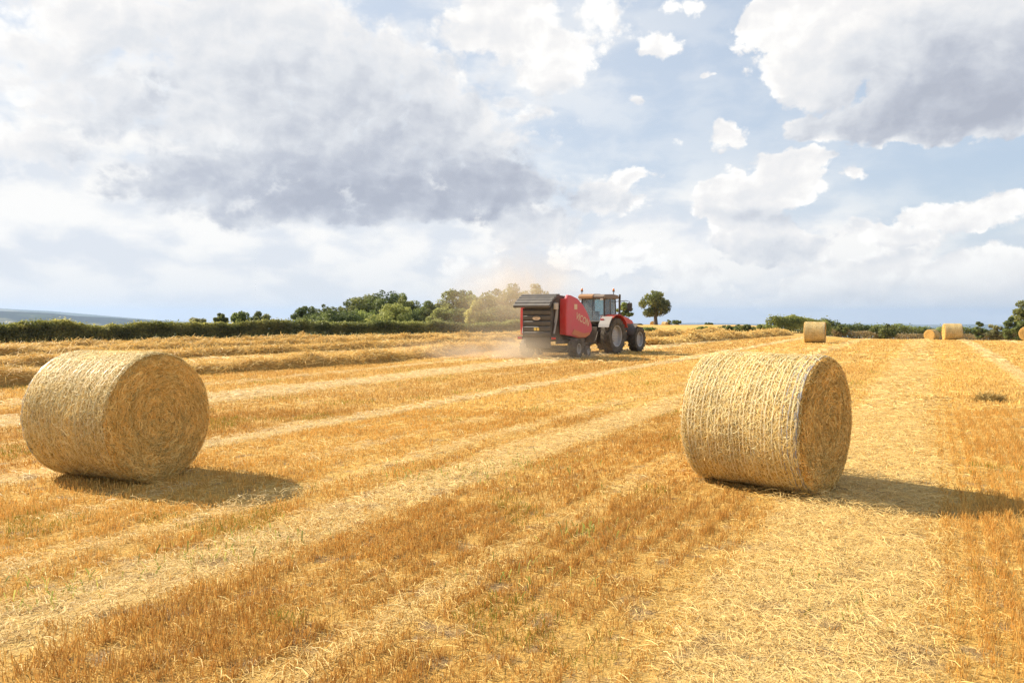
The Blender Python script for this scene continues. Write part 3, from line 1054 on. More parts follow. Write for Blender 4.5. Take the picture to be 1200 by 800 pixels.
def tree(label, px, depth, top, hw_px, green, seed, nclump=26, nleaf=4200, crown=.22, name='broadleaf_tree', group=None, shape='round', leaf=None, trunk_r=None, lean=0.0, sink=0.0, cat='tree'):
    x, y = atd(px, depth)
    z = tzf(x, y) - sink
    H = CAM_H + (370 - top) / 900 * depth - z
    hw = hw_px / 900 * depth
    o = empty(name, (x, y, z), 0)
    tag(o, label, cat, group)
    g = np.random.default_rng(seed)
    z0 = H * crown
    c, d, tone, cs = crown_points(H, hw, z0, nclump, nleaf, shape, seed, lean)
    lo, hi = GREENS[green]
    t = np.clip(.45 + tone + g.normal(0, .22, nleaf), 0, 1)
    col = lerp3(lo, hi, t)
    s = leaf if leaf else .0016 * depth
    V, F, C = leaves(c, d, s, col)
    np_mesh('crown', V, F, LEAF, C, parent=o)
    tr = trunk_r or H * .028
    h1 = z0 + (H - z0) * .55
    k = np.linspace(0, 1, 6)
    wob = g.normal(0, .02 * H, (6, 2)) * k[:, None]
    main = np.stack([wob[:, 0] + lean * (k * h1 / H) ** 2, wob[:, 1], k * h1 - .15], 1)
    paths, radii = [main], [tr * (1.25 - .95 * k) + .02]
    for q in range(min(9, nclump)):
        e = cs[q] + np.array([lean * (cs[q, 2] / H) ** 2, 0, 0])
        st = main[2 + q % 3]
        mid = st * .5 + e * .5 + np.array([0, 0, -.05 * H])
        paths.append(np.array([st, mid, e]))
        radii.append(np.array([tr * .5, tr * .3, tr * .1]))
    V, F = tube_mesh(paths, radii)
    np_mesh('trunk', V, F, BARK, parent=o, smooth=True)
    return o

def hedge(label, pts, h, w, seed, nleaf, top_green='hedgetop', green='hedge', name='hedge', leaf=.085, height_var=.3, world_pts=None, cat='hedge'):
    ps = np.array(world_pts if world_pts is not None else [at(*p) for p in pts])
    g = np.random.default_rng(seed)
    d = np.concatenate([[0], np.cumsum(np.hypot(*np.diff(ps, axis=0).T))])
    Lt = d[-1]
    def pos(s):
        x, y = np.interp(s, d, ps[:, 0]), np.interp(s, d, ps[:, 1])
        x2, y2 = np.interp(s + .3, d, ps[:, 0]), np.interp(s + .3, d, ps[:, 1])
        x1, y1 = np.interp(s - .3, d, ps[:, 0]), np.interp(s - .3, d, ps[:, 1])
        t = unit(np.stack([x2 - x1, y2 - y1], -1))
        return x, y, t
    hh = lambda s: h * (1 - height_var / 2 + height_var * (1.3 * vnoise(s, 0 * s, .32, seed) * .6 + .4 * vnoise(s, 0 * s, 1.3, seed + 1) + .15 * vnoise(s, 0 * s, 4.0, seed + 2)))
    o = empty(name, (float(ps[0, 0]), float(ps[0, 1]), tzf(*ps[0])))
    org = np.array(o.location)
    tag(o, label, cat)
    s = g.uniform(0, Lt, nleaf)
    x, y, t = pos(s)
    H = hh(s)
    a = g.uniform(0, np.pi, nleaf)
    rad = 1 - .35 * g.random(nleaf) ** 1.5
    bulge = .8 + .4 * vnoise(s, a * .8, .9, seed + 4)
    off = np.cos(a) * w * .5 * rad * bulge
    zf = np.abs(np.sin(a)) ** .55 * rad
    zf = np.where(g.random(nleaf) < .12, zf * g.uniform(.9, 1.18, nleaf), zf)
    nx, ny = t[:, 1], -t[:, 0]
    X, Y = x + nx * off, y + ny * off
    Z = tz(X, Y) + H * zf * (.96 + .08 * bulge)
    cen = np.stack([X, Y, Z], -1) - org
    out = np.stack([nx * np.cos(a), ny * np.cos(a), np.sin(a)], -1)
    tone = np.clip(.4 + (fbm(s, zf * 2, .8, seed + 7, 3) - .5) * 1.6 + g.normal(0, .2, nleaf), 0, 1)
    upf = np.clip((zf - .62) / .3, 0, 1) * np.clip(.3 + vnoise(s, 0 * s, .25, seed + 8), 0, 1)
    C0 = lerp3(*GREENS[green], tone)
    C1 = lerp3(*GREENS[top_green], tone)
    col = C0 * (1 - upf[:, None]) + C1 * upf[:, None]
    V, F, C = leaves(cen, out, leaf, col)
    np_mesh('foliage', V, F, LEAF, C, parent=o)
    # woody inside
    n = int(Lt * 5)
    s = g.uniform(0, Lt, n)
    x, y, t = pos(s)
    H = hh(s)
    paths, radii = [], []
    for q in range(n):
        b = np.array([x[q] + g.normal(0, .15) * w, y[q] + g.normal(0, .15) * w, tzf(x[q], y[q]) - .05]) - org
        e = b + np.array([g.normal(0, .25), g.normal(0, .25), H[q] * g.uniform(.5, .92)])
        paths.append(np.array([b, (b + e) / 2 + g.normal(0, .08, 3), e]))
        radii.append(np.array([.035, .024, .01]))
    V, F = tube_mesh(paths, radii, 5)
    np_mesh('branches', V, F, BARK, parent=o)
    return o

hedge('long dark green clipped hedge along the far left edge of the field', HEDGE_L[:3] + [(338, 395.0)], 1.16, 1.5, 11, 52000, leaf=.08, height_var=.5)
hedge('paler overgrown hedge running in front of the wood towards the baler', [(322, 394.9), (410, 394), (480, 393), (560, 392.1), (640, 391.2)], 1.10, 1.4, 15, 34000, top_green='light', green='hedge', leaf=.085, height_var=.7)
W = lambda px, dep: atd(px, dep)
hedge('scrubby green hedge along the right skyline, behind the pale skyline bale', None, 1.75, 2.2, 12, 26000, top_green='mid', green='olive', leaf=.13, height_var=.55,
      world_pts=[W(964, 100), W(1030, 104), W(1120, 108), W(1190, 108), W(1260, 108), W(1400, 106)])
hedge('low straight hedge of pale green right of the lone tree, left of the far bale', None, 1.45, 1.6, 13, 9000, top_green='light', green='light', leaf=.11, height_var=.2,
      world_pts=[W(903, 78), W(935, 80), W(968, 84)])
hedge('strip of dry tan weeds at the foot of the right hedge', None, .9, 1.2, 14, 9000, top_green='dry', green='dry', name='dry_weeds', leaf=.10, height_var=.8, cat='weeds',
      world_pts=[W(972, 97), W(1040, 100), W(1120, 103), W(1190, 103), W(1300, 103)])

WG = 'trees of the wood behind the left hedge'
T = [
    ('low dark tree at the left tip of the wood', 357, 92, 358, 17, 'dark', 1),
    ('bushy mid green tree second from the left tip of the wood', 380, 95, 356.5, 17, 'olive', 2),
    ('dark spreading tree with a bare pale stem in front, left part of the wood', 398, 84, 362, 24, 'dark', 3),
    ('rounded dark tree on the left shoulder of the wood', 414, 96, 346, 21, 'olive', 4),
    ('tallest dark green tree in the left half of the wood', 448, 98, 338.5, 27, 'dark', 5),
    ('broad dark tree right of the tallest left one in the wood', 476, 96, 346, 20, 'olive', 6),
    ('pale rounded bushy tree standing forward in the middle of the wood', 458, 82, 354, 27, 'light', 7),
    ('thin olive tree in the skyline dip', 503, 95, 351, 18, 'mid', 8),
    ('low light green tree in front of the dip in the wood', 517, 83, 360, 16, 'light', 9),
    ('tall dusty olive tree left of the yellowish one in the wood', 533, 92, 336.5, 23, 'olive', 10),
    ('broad dusty tree behind the yellowish narrow one in the wood', 566, 94, 338, 22, 'olive', 11),
    ('narrow yellowish green tree at the front of the wood', 556, 80, 350, 13, 'yellow', 12),
    ('tall rounded dusty tree at the right end of the wood, left of the baler', 600, 96, 329, 24, 'olive', 13),
    ('dust veiled tree behind the baler, at the end of the wood', 630, 97, 331, 20, 'grey', 14),
    ('small grey green bush at the hedge foot, left of the baler', 594, 79, 381, 12, 'grey', 15),
    ('low grey green bush in front of the wood, left of the yellowish tree', 523, 80, 376, 12, 'grey', 16),
]
T += [
    ('dark low thicket under the left tip of the wood', 373, 90, 366, 24, 'dark', 21),
    ('mid green thicket under the left shoulder of the wood', 425, 91, 362, 26, 'mid', 22),
    ('dark thicket behind the pale bushy tree', 478, 90, 360, 26, 'dark', 23),
    ('olive thicket under the skyline dip of the wood', 505, 91, 361, 22, 'olive', 24),
    ('olive thicket left of the yellowish narrow tree', 536, 88, 360, 20, 'olive', 25),
    ('dusty thicket between the yellowish narrow tree and the baler', 585, 90, 356, 22, 'olive', 26),
    ('dusty thicket right behind the baler', 618, 91, 352, 22, 'grey', 27),
    ('domed olive tree crown between the two tallest left trees of the wood', 434, 99, 342, 20, 'olive', 28),
    ('domed mid green tree crown right of the tallest left tree of the wood', 468, 100, 342, 18, 'mid', 29),
    ('olive tree crown between the two dusty trees of the wood', 550, 97, 338.5, 18, 'mid', 30),
    ('dusty crown filling the gap left of the tall rounded dusty tree', 583, 98, 337, 18, 'olive', 31),
]
for lb, px, dep, top, hw, gr, sd in T:
    big = hw > 15
    tree(lb, px, dep, top, hw, gr, 100 + sd, nclump=34 if big else 22, nleaf=6000 if big else 3000, crown=.0, group=WG,
         shape='narrow' if 'narrow' in lb else 'round', leaf=.125)
tree('lone rounded oak on the skyline right of the tractor, bare short trunk', 768.5, 150, 339.5, 18.5, 'olive', 201, nclump=44, nleaf=6500, crown=.24, name='lone_tree', leaf=.19, trunk_r=.38, sink=.4)
tree('green tree on the skyline behind the tractor cab and exhaust', 732, 120, 351, 10, 'mid', 202, nclump=20, nleaf=2500, crown=.1, leaf=.18)
tree('rounded dark green tree rising behind the low hedge, left of the far bale', 930, 112, 368, 12, 'light', 203, nclump=26, nleaf=3000, crown=.1, leaf=.16)
tree('dark bushy tree at the right border of the photo', 1193, 95, 371, 16, 'dark', 204, nclump=26, nleaf=4500, crown=.05, leaf=.15)
tree('tall thin tree rising at the right border, above the dark bushy tree', 1203, 100, 349, 16, 'olive', 205, nclump=24, nleaf=3200, crown=.2, leaf=.15)
SG = 'small trees showing above the left hedge'
tree('small dark tree top over the hedge, leftmost of the row above the left hedge', 232, 85, 371, 11, 'grey', 206, 16, 1500, .15, leaf=.13, group=SG)
tree('rounded small tree over the left hedge, second of the row', 259, 84, 366.5, 11, 'olive', 207, 18, 2000, .15, leaf=.13, group=SG)
tree('tallest small tree of the row above the left hedge', 281, 84, 361.5, 13, 'mid', 208, 20, 2400, .15, leaf=.13, group=SG)
tree('broad small tree above the left hedge, rightmost of the row', 307, 84, 364, 14, 'olive', 209, 20, 2400, .15, leaf=.13, group=SG)
FG = 'tiny trees on the far skyline'
tree('tiny distant tree just right of the lone tree', 784, 210, 374.5, 3, 'olive', 210, 9, 350, .3, leaf=.3, group=FG)
tree('tiny distant flat tree second right of the lone tree', 792, 205, 375, 5, 'dark', 211, 11, 500, .4, leaf=.3, group=FG)
tree('tiny distant tree on the skyline above the right bushes', 830, 200, 378, 6, 'dark', 212, 11, 500, .2, leaf=.3, group=FG)
BG = 'bushes along the end of the field right of the tractor'
for lb, px, dep, top, hw, gr, sd in [
    ('round green bush just right of the tractor front wheel', 760, 76, 383, 10, 'mid', 1),
    ('low ragged bush right of the round one by the tractor', 792, 77, 386, 9, 'mid', 2),
    ('wide low bush in the middle of the row of bushes', 824, 77, 382.5, 13, 'mid', 3),
    ('dark bush left of the tallest bush of the row', 853, 76, 381, 11, 'dark', 4),
    ('olive bush in the row, second left of the low hedge', 871, 77, 379.5, 13, 'olive', 5),
    ('tallest and roundest bush of the row, next to the low hedge', 899, 78, 379.5, 12, 'light', 6),
    ('small dark bush at the foot of the row of bushes', 809, 75, 387, 6, 'dark', 7)]:
    tree(lb, px, dep, top, hw, gr, 300 + sd, 18, 2200, .02, name='bush', leaf=.12, group=BG, cat='bush')
for lb, px, dep, top, hw, gr, sd in [
    ('dark bush poking out of the right hedge, nearest to the far bale', 983, 98, 379.5, 10, 'olive', 11),
    ('pointed dark bush in the right hedge, right of the pale skyline bale', 1149, 99, 376.5, 7, 'dark', 12),
    ('broad olive bush in the middle of the right hedge', 1035, 99, 378.5, 16, 'olive', 13),
    ('brownish bush in the right hedge next to the dark border tree', 1166, 98, 379.5, 10, 'grey', 14)]:
    tree(lb, px, dep, top, hw, gr, 300 + sd, 18, 2000, .02, name='bush', leaf=.14, group='bushes standing in the right hedge', cat='bush')

# a few green weeds in the stubble
def weeds():
    parts = []
    for px, py, n, sp in [(285, 635, 60, .28), (215, 655, 40, .2), (95, 690, 26, .12), (560, 555, 90, .45), (640, 545, 50, .3), (690, 628, 60, .2), (605, 680, 36, .22), (1005, 720, 26, .3), (40, 700, 40, .2), (495, 560, 40, .3)]:
        x, y = at(px, py)
        b = np.stack([x + rng.normal(0, sp, n), y + rng.normal(0, sp, n), np.zeros(n)], 1)
        h = rng.uniform(.03, .09, n)
        d = rng.normal(0, .35, (n, 2)) * h[:, None]
        m_ = b + np.stack([d[:, 0] * .4, d[:, 1] * .4, h * .6], 1)
        t = b + np.stack([d[:, 0], d[:, 1], h], 1)
        yaw = rng.uniform(0, np.pi, n)
        parts.append(strips(np.stack([b, m_, t], 1), rng.uniform(.006, .012, n), np.stack([np.cos(yaw), np.sin(yaw), 0 * yaw], 1), lerp3((.22, .27, .06), (.50, .47, .13), rng.random(n))))
    V, F, C = join(parts)
    return kind(np_mesh('green_weeds', V, F, LEAF, C), 'stuff')
weeds()

def straw_lump(label, px, py, rx, ry, h, n, dark=1.0):
    x, y = at(px, py)
    a = rng.uniform(0, 2 * np.pi, n)
    r = np.sqrt(rng.random(n))
    X, Y = x + rx * r * np.cos(a), y + ry * r * np.sin(a)
    Z = h * (1 - r ** 2) * rng.uniform(.2, 1, n) + .01
    P, side = lying(X, Y, Z, rng.uniform(.1, .35, n), .01, 4, tilt=.5, curl=1.2)
    V, F, C = strips(P, rng.uniform(.006, .013, n), side, straw_col(n) * dark)
    return tag(np_mesh('straw_clump', V, F, STRAW, C), label, 'straw clump', 'loose clumps of straw')
straw_lump('small dark clump of straw lying on the right track', 1160, 470, .32, .18, .16, 420, .6)
straw_lump('flat pale tuft of straw on the stubble left of the right track', 1085, 468, .5, .15, .06, 260)

straw_lump('low pale heap of straw in front of the left hedge, left of the wood', 354, 397, .55, .4, .62, 900)

# ------------------------------------------------------------------ machine parts
def bx(bm, x0, x1, y0, y1, z0, z1):
    r = bmesh.ops.create_cube(bm, size=1)
    for q in r['verts']:
        q.co = ((x0 + x1) / 2 + q.co.x * (x1 - x0), (y0 + y1) / 2 + q.co.y * (y1 - y0), (z0 + z1) / 2 + q.co.z * (z1 - z0))
    return r['verts']

def prism(bm, poly, y0, y1):
    """polygon of (x, z) run from y0 to y1"""
    a = [bm.verts.new((x, y0, z)) for x, z in poly]
    b = [bm.verts.new((x, y1, z)) for x, z in poly]
    n = len(poly)
    bm.faces.new(a)
    bm.faces.new(list(reversed(b)))
    for i in range(n):
        bm.faces.new([a[(i + 1) % n], a[i], b[i], b[(i + 1) % n]])
    bmesh.ops.recalc_face_normals(bm, faces=bm.faces[:])

def shell(bm, pts, y0, y1, th):
    """a curved sheet: pts (x, z) with thickness th, run from y0 to y1"""
    p = np.array(pts, float)
    t = unit(np.gradient(p, axis=0))
    n = np.stack([-t[:, 1], t[:, 0]], 1)
    prism(bm, [tuple(q) for q in p] + [tuple(q) for q in (p + n * th)[::-1]], y0, y1)

def rod(bm, pts, r, sides=8):
    V, F = tube_mesh([np.array(pts, float)], [np.full(len(pts), r)], sides)
    vs = [bm.verts.new(q) for q in V]
    for f in F:
        bm.faces.new([vs[i] for i in f])
    bm.faces.new([vs[i] for i in range(sides)][::-1])
    bm.faces.new([vs[len(vs) - sides + i] for i in range(sides)])
    bmesh.ops.recalc_face_normals(bm, faces=bm.faces[:])

def lathe_y(bm, prof, seg=40, cx=0, cz=0):
    """closed ring profile of (radius, y) turned about the Y axis"""
    n = len(prof)
    rings = []
    for k in range(seg):
        a = 2 * math.pi * k / seg
        rings.append([bm.verts.new((cx + r * math.sin(a), y, cz + r * math.cos(a))) for r, y in prof])
    for k in range(seg):
        A, B = rings[k], rings[(k + 1) % seg]
        for i in range(n):
            j = (i + 1) % n
            bm.faces.new([A[i], A[j], B[j], B[i]])
    bmesh.ops.recalc_face_normals(bm, faces=bm.faces[:])

def part(name, bm, m, parent, bevel=.012, smooth=False, loc=None):
    me = bpy.data.meshes.new(name)
    bm.to_mesh(me)
    bm.free()
    me.materials.append(m)
    o = bpy.data.objects.new(name, me)
    COL.objects.link(o)
    o.parent = parent
    if loc:
        o.location = loc
    if smooth:
        me.polygons.foreach_set('use_smooth', np.ones(len(me.polygons), bool))
    if bevel:
        md = o.modifiers.new('bevel', 'BEVEL')
        md.width = bevel
        md.segments = 2
        md.limit_method = 'ANGLE'
        md.angle_limit = R(35)
    return o

def B():
    return bmesh.new()

def wheel(name, parent, x, y, r, w, rimr, lugs, out, lug_h=.04, tyre_mat=None):
    """tyre with lugs; rim and hub as a sub-part. out: +1 or -1, the outer side"""
    bm = B()
    h = w / 2
    prof = [(rimr, -h * .82), (rimr + (r - rimr) * .35, -h), (r - .06, -h * .97), (r - .015, -h * .8), (r, -h * .3), (r, h * .3), (r - .015, h * .8), (r - .06, h * .97), (rimr + (r - rimr) * .35, h), (rimr, h * .82)]
    lathe_y(bm, prof, 56)
    for k in range(lugs):
        for sgn in (-1, 1):
            a0 = 2 * math.pi * (k + (.5 if sgn > 0 else 0)) / lugs
            sw = 2 * math.pi / lugs
            vs = []
            for f, yy in ((0, 0.02), (1, h * .99)):
                a = a0 + f * sw * 1.0
                rr = r - (.0 if f == 0 else .03)
                wd = .34 * sw
                for rad in (rr - .05, rr + lug_h):
                    for da in (-wd / 2, wd / 2):
                        vs.append(bm.verts.new((rad * math.sin(a + da), sgn * yy, rad * math.cos(a + da))))
            q = vs
            for f in ((0, 1, 3, 2), (4, 6, 7, 5), (0, 4, 5, 1), (2, 3, 7, 6), (0, 2, 6, 4), (1, 5, 7, 3)):
                bm.faces.new([q[i] for i in f])
    bmesh.ops.recalc_face_normals(bm, faces=bm.faces[:])
    o = part(name, bm, tyre_mat or TYRE, parent, bevel=0, loc=(x, y, r + lug_h * .6))
    bm = B()
    s = out
    d = h * .82
    lathe_y(bm, [(rimr + .02, -d), (rimr + .02, d), (rimr - .03, d * .95), (rimr - .05, d * .3 * s), (rimr * .55, s * d * .15), (rimr * .5, s * d * .42), (.02, s * d * .45), (.02, s * d * .1), (rimr * .5, -s * d * .2), (rimr - .06, -s * d * .2), (rimr - .03, -d * .95)], 40)
    for k in range(8):
        a = 2 * math.pi * k / 8
        lathe_y(bm, [(.022, s * d * .4), (.022, s * d * .55), (.001, s * d * .55), (.001, s * d * .4)], 8, rimr * .33 * math.sin(a), rimr * .33 * math.cos(a))
    part('rim', bm, RIM, o, bevel=0)
    return o

# ------------------------------------------------------------------ tractor
def build_tractor():
    t = empty('tractor')
    tag(t, 'red tractor with silver rims and an amber cab roof, towing the baler across the stubble', 'tractor')
    RW, FW, WB = .84, .62, 2.56
    # chassis and transmission
    bm = B()
    bx(bm, -.45, 1.2, -.32, .32, .55, 1.1)
    bx(bm, 1.1, 3.2, -.24, .24, .6, 1.0)
    rod(bm, [(0, -.95, RW), (0, .95, RW)], .14)
    rod(bm, [(WB, -.9, FW), (WB, .9, FW)], .10)
    bx(bm, 3.1, 3.42, -.35, .35, .62, 1.0)
    part('chassis', bm, DARK, t)
    for s in (-1, 1):
        wheel('rear_wheel', t, 0, s * .90, RW, .52, .51, 20, s)
        wheel('front_wheel', t, WB, s * .90, FW, .44, .37, 17, s)
    # hood
    bm = B()
    prism(bm, [(1.0, 1.12), (1.0, 1.86), (1.5, 1.86), (2.5, 1.76), (3.15, 1.6), (3.4, 1.4), (3.42, 1.05), (1.6, 1.02)], -.36, .36)
    part('hood', bm, RED_T, t, .05)
    bm = B()
    for s in (-1, 1):
        y = s * .363
        bx(bm, 1.75, 3.0, min(y, y + s * .015), max(y, y + s * .015), 1.1, 1.42)
    bx(bm, 3.40, 3.44, -.28, .28, 1.08, 1.36)
    part('hood_grille', bm, BLACK, t, .006)
    # cab
    x0, x1, zb, zt = -.48, .92, 1.12, 2.64
    bm = B()
    for s in (-1, 1):
        rod(bm, [(x0 + .02, s * .66, 1.55), (x0 + .14, s * .60, zt)], .045, 6)
        rod(bm, [(x1, s * .60, zb), (x1 - .12, s * .58, zt)], .04, 6)
        rod(bm, [(.12, s * .70, zb), (.14, s * .64, zt)], .04, 6)
        rod(bm, [(x0 + .02, s * .66, 1.55), (.12, s * .70, 1.5), (x1, s * .6, 1.2)], .035, 6)
        rod(bm, [(x0 + .14, s * .60, zt), (x1 - .12, s * .58, zt)], .04, 6)
    rod(bm, [(x0 + .02, -.7, 1.55), (x0 + .02, .7, 1.55)], .045, 6)
    rod(bm, [(x0 + .04, .0, 1.55), (x0 + .14, .0, zt)], .022, 6)
    rod(bm, [(x1, -.6, 1.86), (x1, .6, 1.86)], .03, 6)
    bx(bm, x0 + .05, x1, -.55, .55, 1.05, 1.2)
    cab = part('cab', bm, BLACK, t, .008)
    def pane(vs):
        b = B()
        b.faces.new([b.verts.new(q) for q in vs])
        r = bmesh.ops.extrude_face_region(b, geom=b.faces[:])
        e = [q for q in r['geom'] if isinstance(q, bmesh.types.BMVert)]
        n = (Vector(vs[1]) - Vector(vs[0])).cross(Vector(vs[3]) - Vector(vs[0])).normalized() * .008
        for q in e:
            q.co += n
        bmesh.ops.recalc_face_normals(b, faces=b.faces[:])
        part('window', b, GLASS, cab, 0)
    pane([(x0 + .02, -.65, 1.57), (x0 + .02, .65, 1.57), (x0 + .14, .59, zt), (x0 + .14, -.59, zt)])
    pane([(x1, -.58, 1.88), (x1, .58, 1.88), (x1 - .12, .60, zt), (x1 - .12, -.60, zt)])
    for s in (-1, 1):
        pane([(x0 + .03, s * .66, 1.56), (.11, s * .70, 1.52), (.13, s * .64, zt), (x0 + .15, s * .60, zt)])
        pane([(.14, s * .70, 1.5), (x1 - .02, s * .6, 1.2), (x1 - .13, s * .58, zt), (.15, s * .64, zt)])
    bm = B()
    prism(bm, [(x0 - .06, 2.64), (x0 - .08, 2.76), (x0 + .05, 2.84), (.4, 2.87), (x1 - .02, 2.83), (x1 + .06, 2.74), (x1 + .04, 2.64)], -.70, .70)
    part('cab_roof', bm, ROOF, t, .04)
    bm = B()
    prism(bm, [(x0 - .115, 2.66), (x0 - .12, 2.77), (x0 + .05, 2.87), (.2, 2.885), (.2, 2.85), (x0 + .05, 2.83), (x0 - .07, 2.75), (x0 - .065, 2.66)], -.10, .69)
    part('roof_visor', bm, ORANGE, t, .01)
    bm = B()
    bm.free()
    for y in (-.58, .58):
        bm = B()
        bx(bm, x0 - .12, x0 - .05, y - .07, y + .07, 2.56, 2.64)
        part('work_light', bm, GREYBOX, t, .008)
    # seat and wheel inside
    bm = B()
    bx(bm, -.15, .30, -.25, .25, 1.2, 1.42)
    bx(bm, -.25, -.12, -.25, .25, 1.35, 2.05)
    part('seat', bm, BLACK, t, .04)
    bm = B()
    rod(bm, [(.85, 0, 1.2), (.62, 0, 1.75)], .03)
    a = np.linspace(0, 2 * np.pi, 17)
    rod(bm, [(.62 + .09 * math.cos(q), .2 * math.sin(q), 1.76 + .16 * math.cos(q) * .9) for q in a], .016, 6)
    part('steering_wheel', bm, BLACK, t, 0)
    # rear mudguards
    for s in (-1, 1):
        a = np.radians(np.linspace(-64, 68, 15))
        arc = [(1.0 * math.sin(q) * 1.02, RW + .03 + 1.0 * math.cos(q)) for q in a]
        bm = B()
        y0, y1 = sorted((s * .62, s * 1.19))
        shell(bm, [p for p in arc if p[0] > -.62], y0, y1, .03)
        f = part('rear_mudguard', bm, RED_T, t, .01)
        bm = B()
        shell(bm, [(-.96, 1.28), (-.90, 1.42), (-.80, 1.55), (-.66, 1.70), (-.56, 1.775)], y0 + .004, y1 - .004, .034)
        part('mudguard_skirt', bm, GREY, f, .008)
        bm = B()
        bx(bm, -.80, -.765, s * .72 - .09, s * .72 + .09, 1.62, 1.69)
        part('tail_light', bm, LENS, f, .006)
        # front mudguards
        a = np.radians(np.linspace(-75, 25, 11))
        bm = B()
        y0, y1 = sorted((s * .68, s * 1.10))
        shell(bm, [(WB + .76 * math.sin(q), FW + .04 + .76 * math.cos(q)) for q in a], y0, y1, .025)
        rod(bm, [(WB, s * .66, FW + .76), (WB, s * .5, FW + .1)], .025, 6)
        part('front_mudguard', bm, BLACK, t, .008)
        # mirrors
        bm = B()
        rod(bm, [(x1 - .1, s * .62, 2.52), (x1 + .12, s * 1.05, 2.56), (x1 + .14, s * 1.22, 2.52), (x1 + .14, s * 1.22, 2.1)], .018, 6)
        m_ = part('mirror_arm', bm, BLACK, t, 0)
        bm = B()
        bx(bm, x1 + .12, x1 + .2, s * 1.23 - .12, s * 1.23 + .12, 2.06, 2.46)
        part('mirror', bm, BLACK, m_, .03)
    # beacons
    for xx, yy in ((x0 + .10, .60), (x1 - .32, -.60)):
        bm = B()
        rod(bm, [(xx, yy, 2.80), (xx, yy, 3.00)], .02, 6)
        bmesh.ops.create_cone(bm, segments=12, radius1=.065, radius2=.06, depth=.05, cap_ends=True, matrix=Matrix.Translation((xx, yy, 3.01)))
        bc = part('beacon', bm, BLACK, t, 0)
        bm = B()
        bmesh.ops.create_cone(bm, segments=12, radius1=.055, radius2=.042, depth=.12, cap_ends=True, matrix=Matrix.Translation((xx, yy, 3.097)))
        part('beacon_lens', bm, AMBER, bc, .015)
    # exhaust on the right front pillar
    bm = B()
    rod(bm, [(1.28, -.58, 1.0), (1.28, -.58, 1.95)], .10, 12)
    rod(bm, [(1.28, -.58, 1.9), (1.28, -.58, 2.62), (1.25, -.60, 2.74), (1.14, -.66, 2.84)], .055, 10)
    part('exhaust_pipe', bm, BLACK, t, 0)
    # tank and steps on both sides
    for s in (-1, 1):
        bm = B()
        y0, y1 = sorted((s * .34, s * .78))
        bx(bm, .95, 1.75, y0, y1, .55, 1.05)
        part('fuel_tank', bm, BLACK, t, .06)
        bm = B()
        y0, y1 = sorted((s * .6, s * .92))
        for z in (.42, .68, .94):
            bx(bm, 1.0, 1.32, y0, y1, z, z + .04)
        bx(bm, .98, 1.0, y0, y1, .42, 1.0)
        part('step', bm, BLACK, t, .006)
    # linkage and drawbar
    bm = B()
    for s in (-1, 1):
        rod(bm, [(-.35, s * .3, .75), (-1.0, s * .42, .62)], .04, 6)
        rod(bm, [(-.3, s * .3, 1.25), (-.85, s * .42, .66)], .03, 6)
    rod(bm, [(-.3, 0, .5), (-1.15, 0, .5)], .05, 6)
    bx(bm, -.5, -.35, -.3, .3, .5, 1.3)
    part('hitch', bm, DARK, t, .01)
    return t

# ------------------------------------------------------------------ baler
def lettering(text, size, m, parent, mat4, name='lettering', shear=0.0):
    cu = bpy.data.curves.new(name, 'FONT')
    cu.body = text
    cu.size = size
    cu.extrude = .002
    cu.shear = shear
    cu.align_x = 'CENTER'
    cu.offset = .006
    tmp = bpy.data.objects.new('tmp', cu)
    COL.objects.link(tmp)
    bpy.context.view_layer.update()
    dg = bpy.context.evaluated_depsgraph_get()
    me = bpy.data.meshes.new_from_object(tmp.evaluated_get(dg))
    bpy.data.objects.remove(tmp)
    me.materials.clear()
    me.materials.append(m)
    o = bpy.data.objects.new(name, me)
    COL.objects.link(o)
    o.parent = parent
    o.matrix_local = mat4
    return o

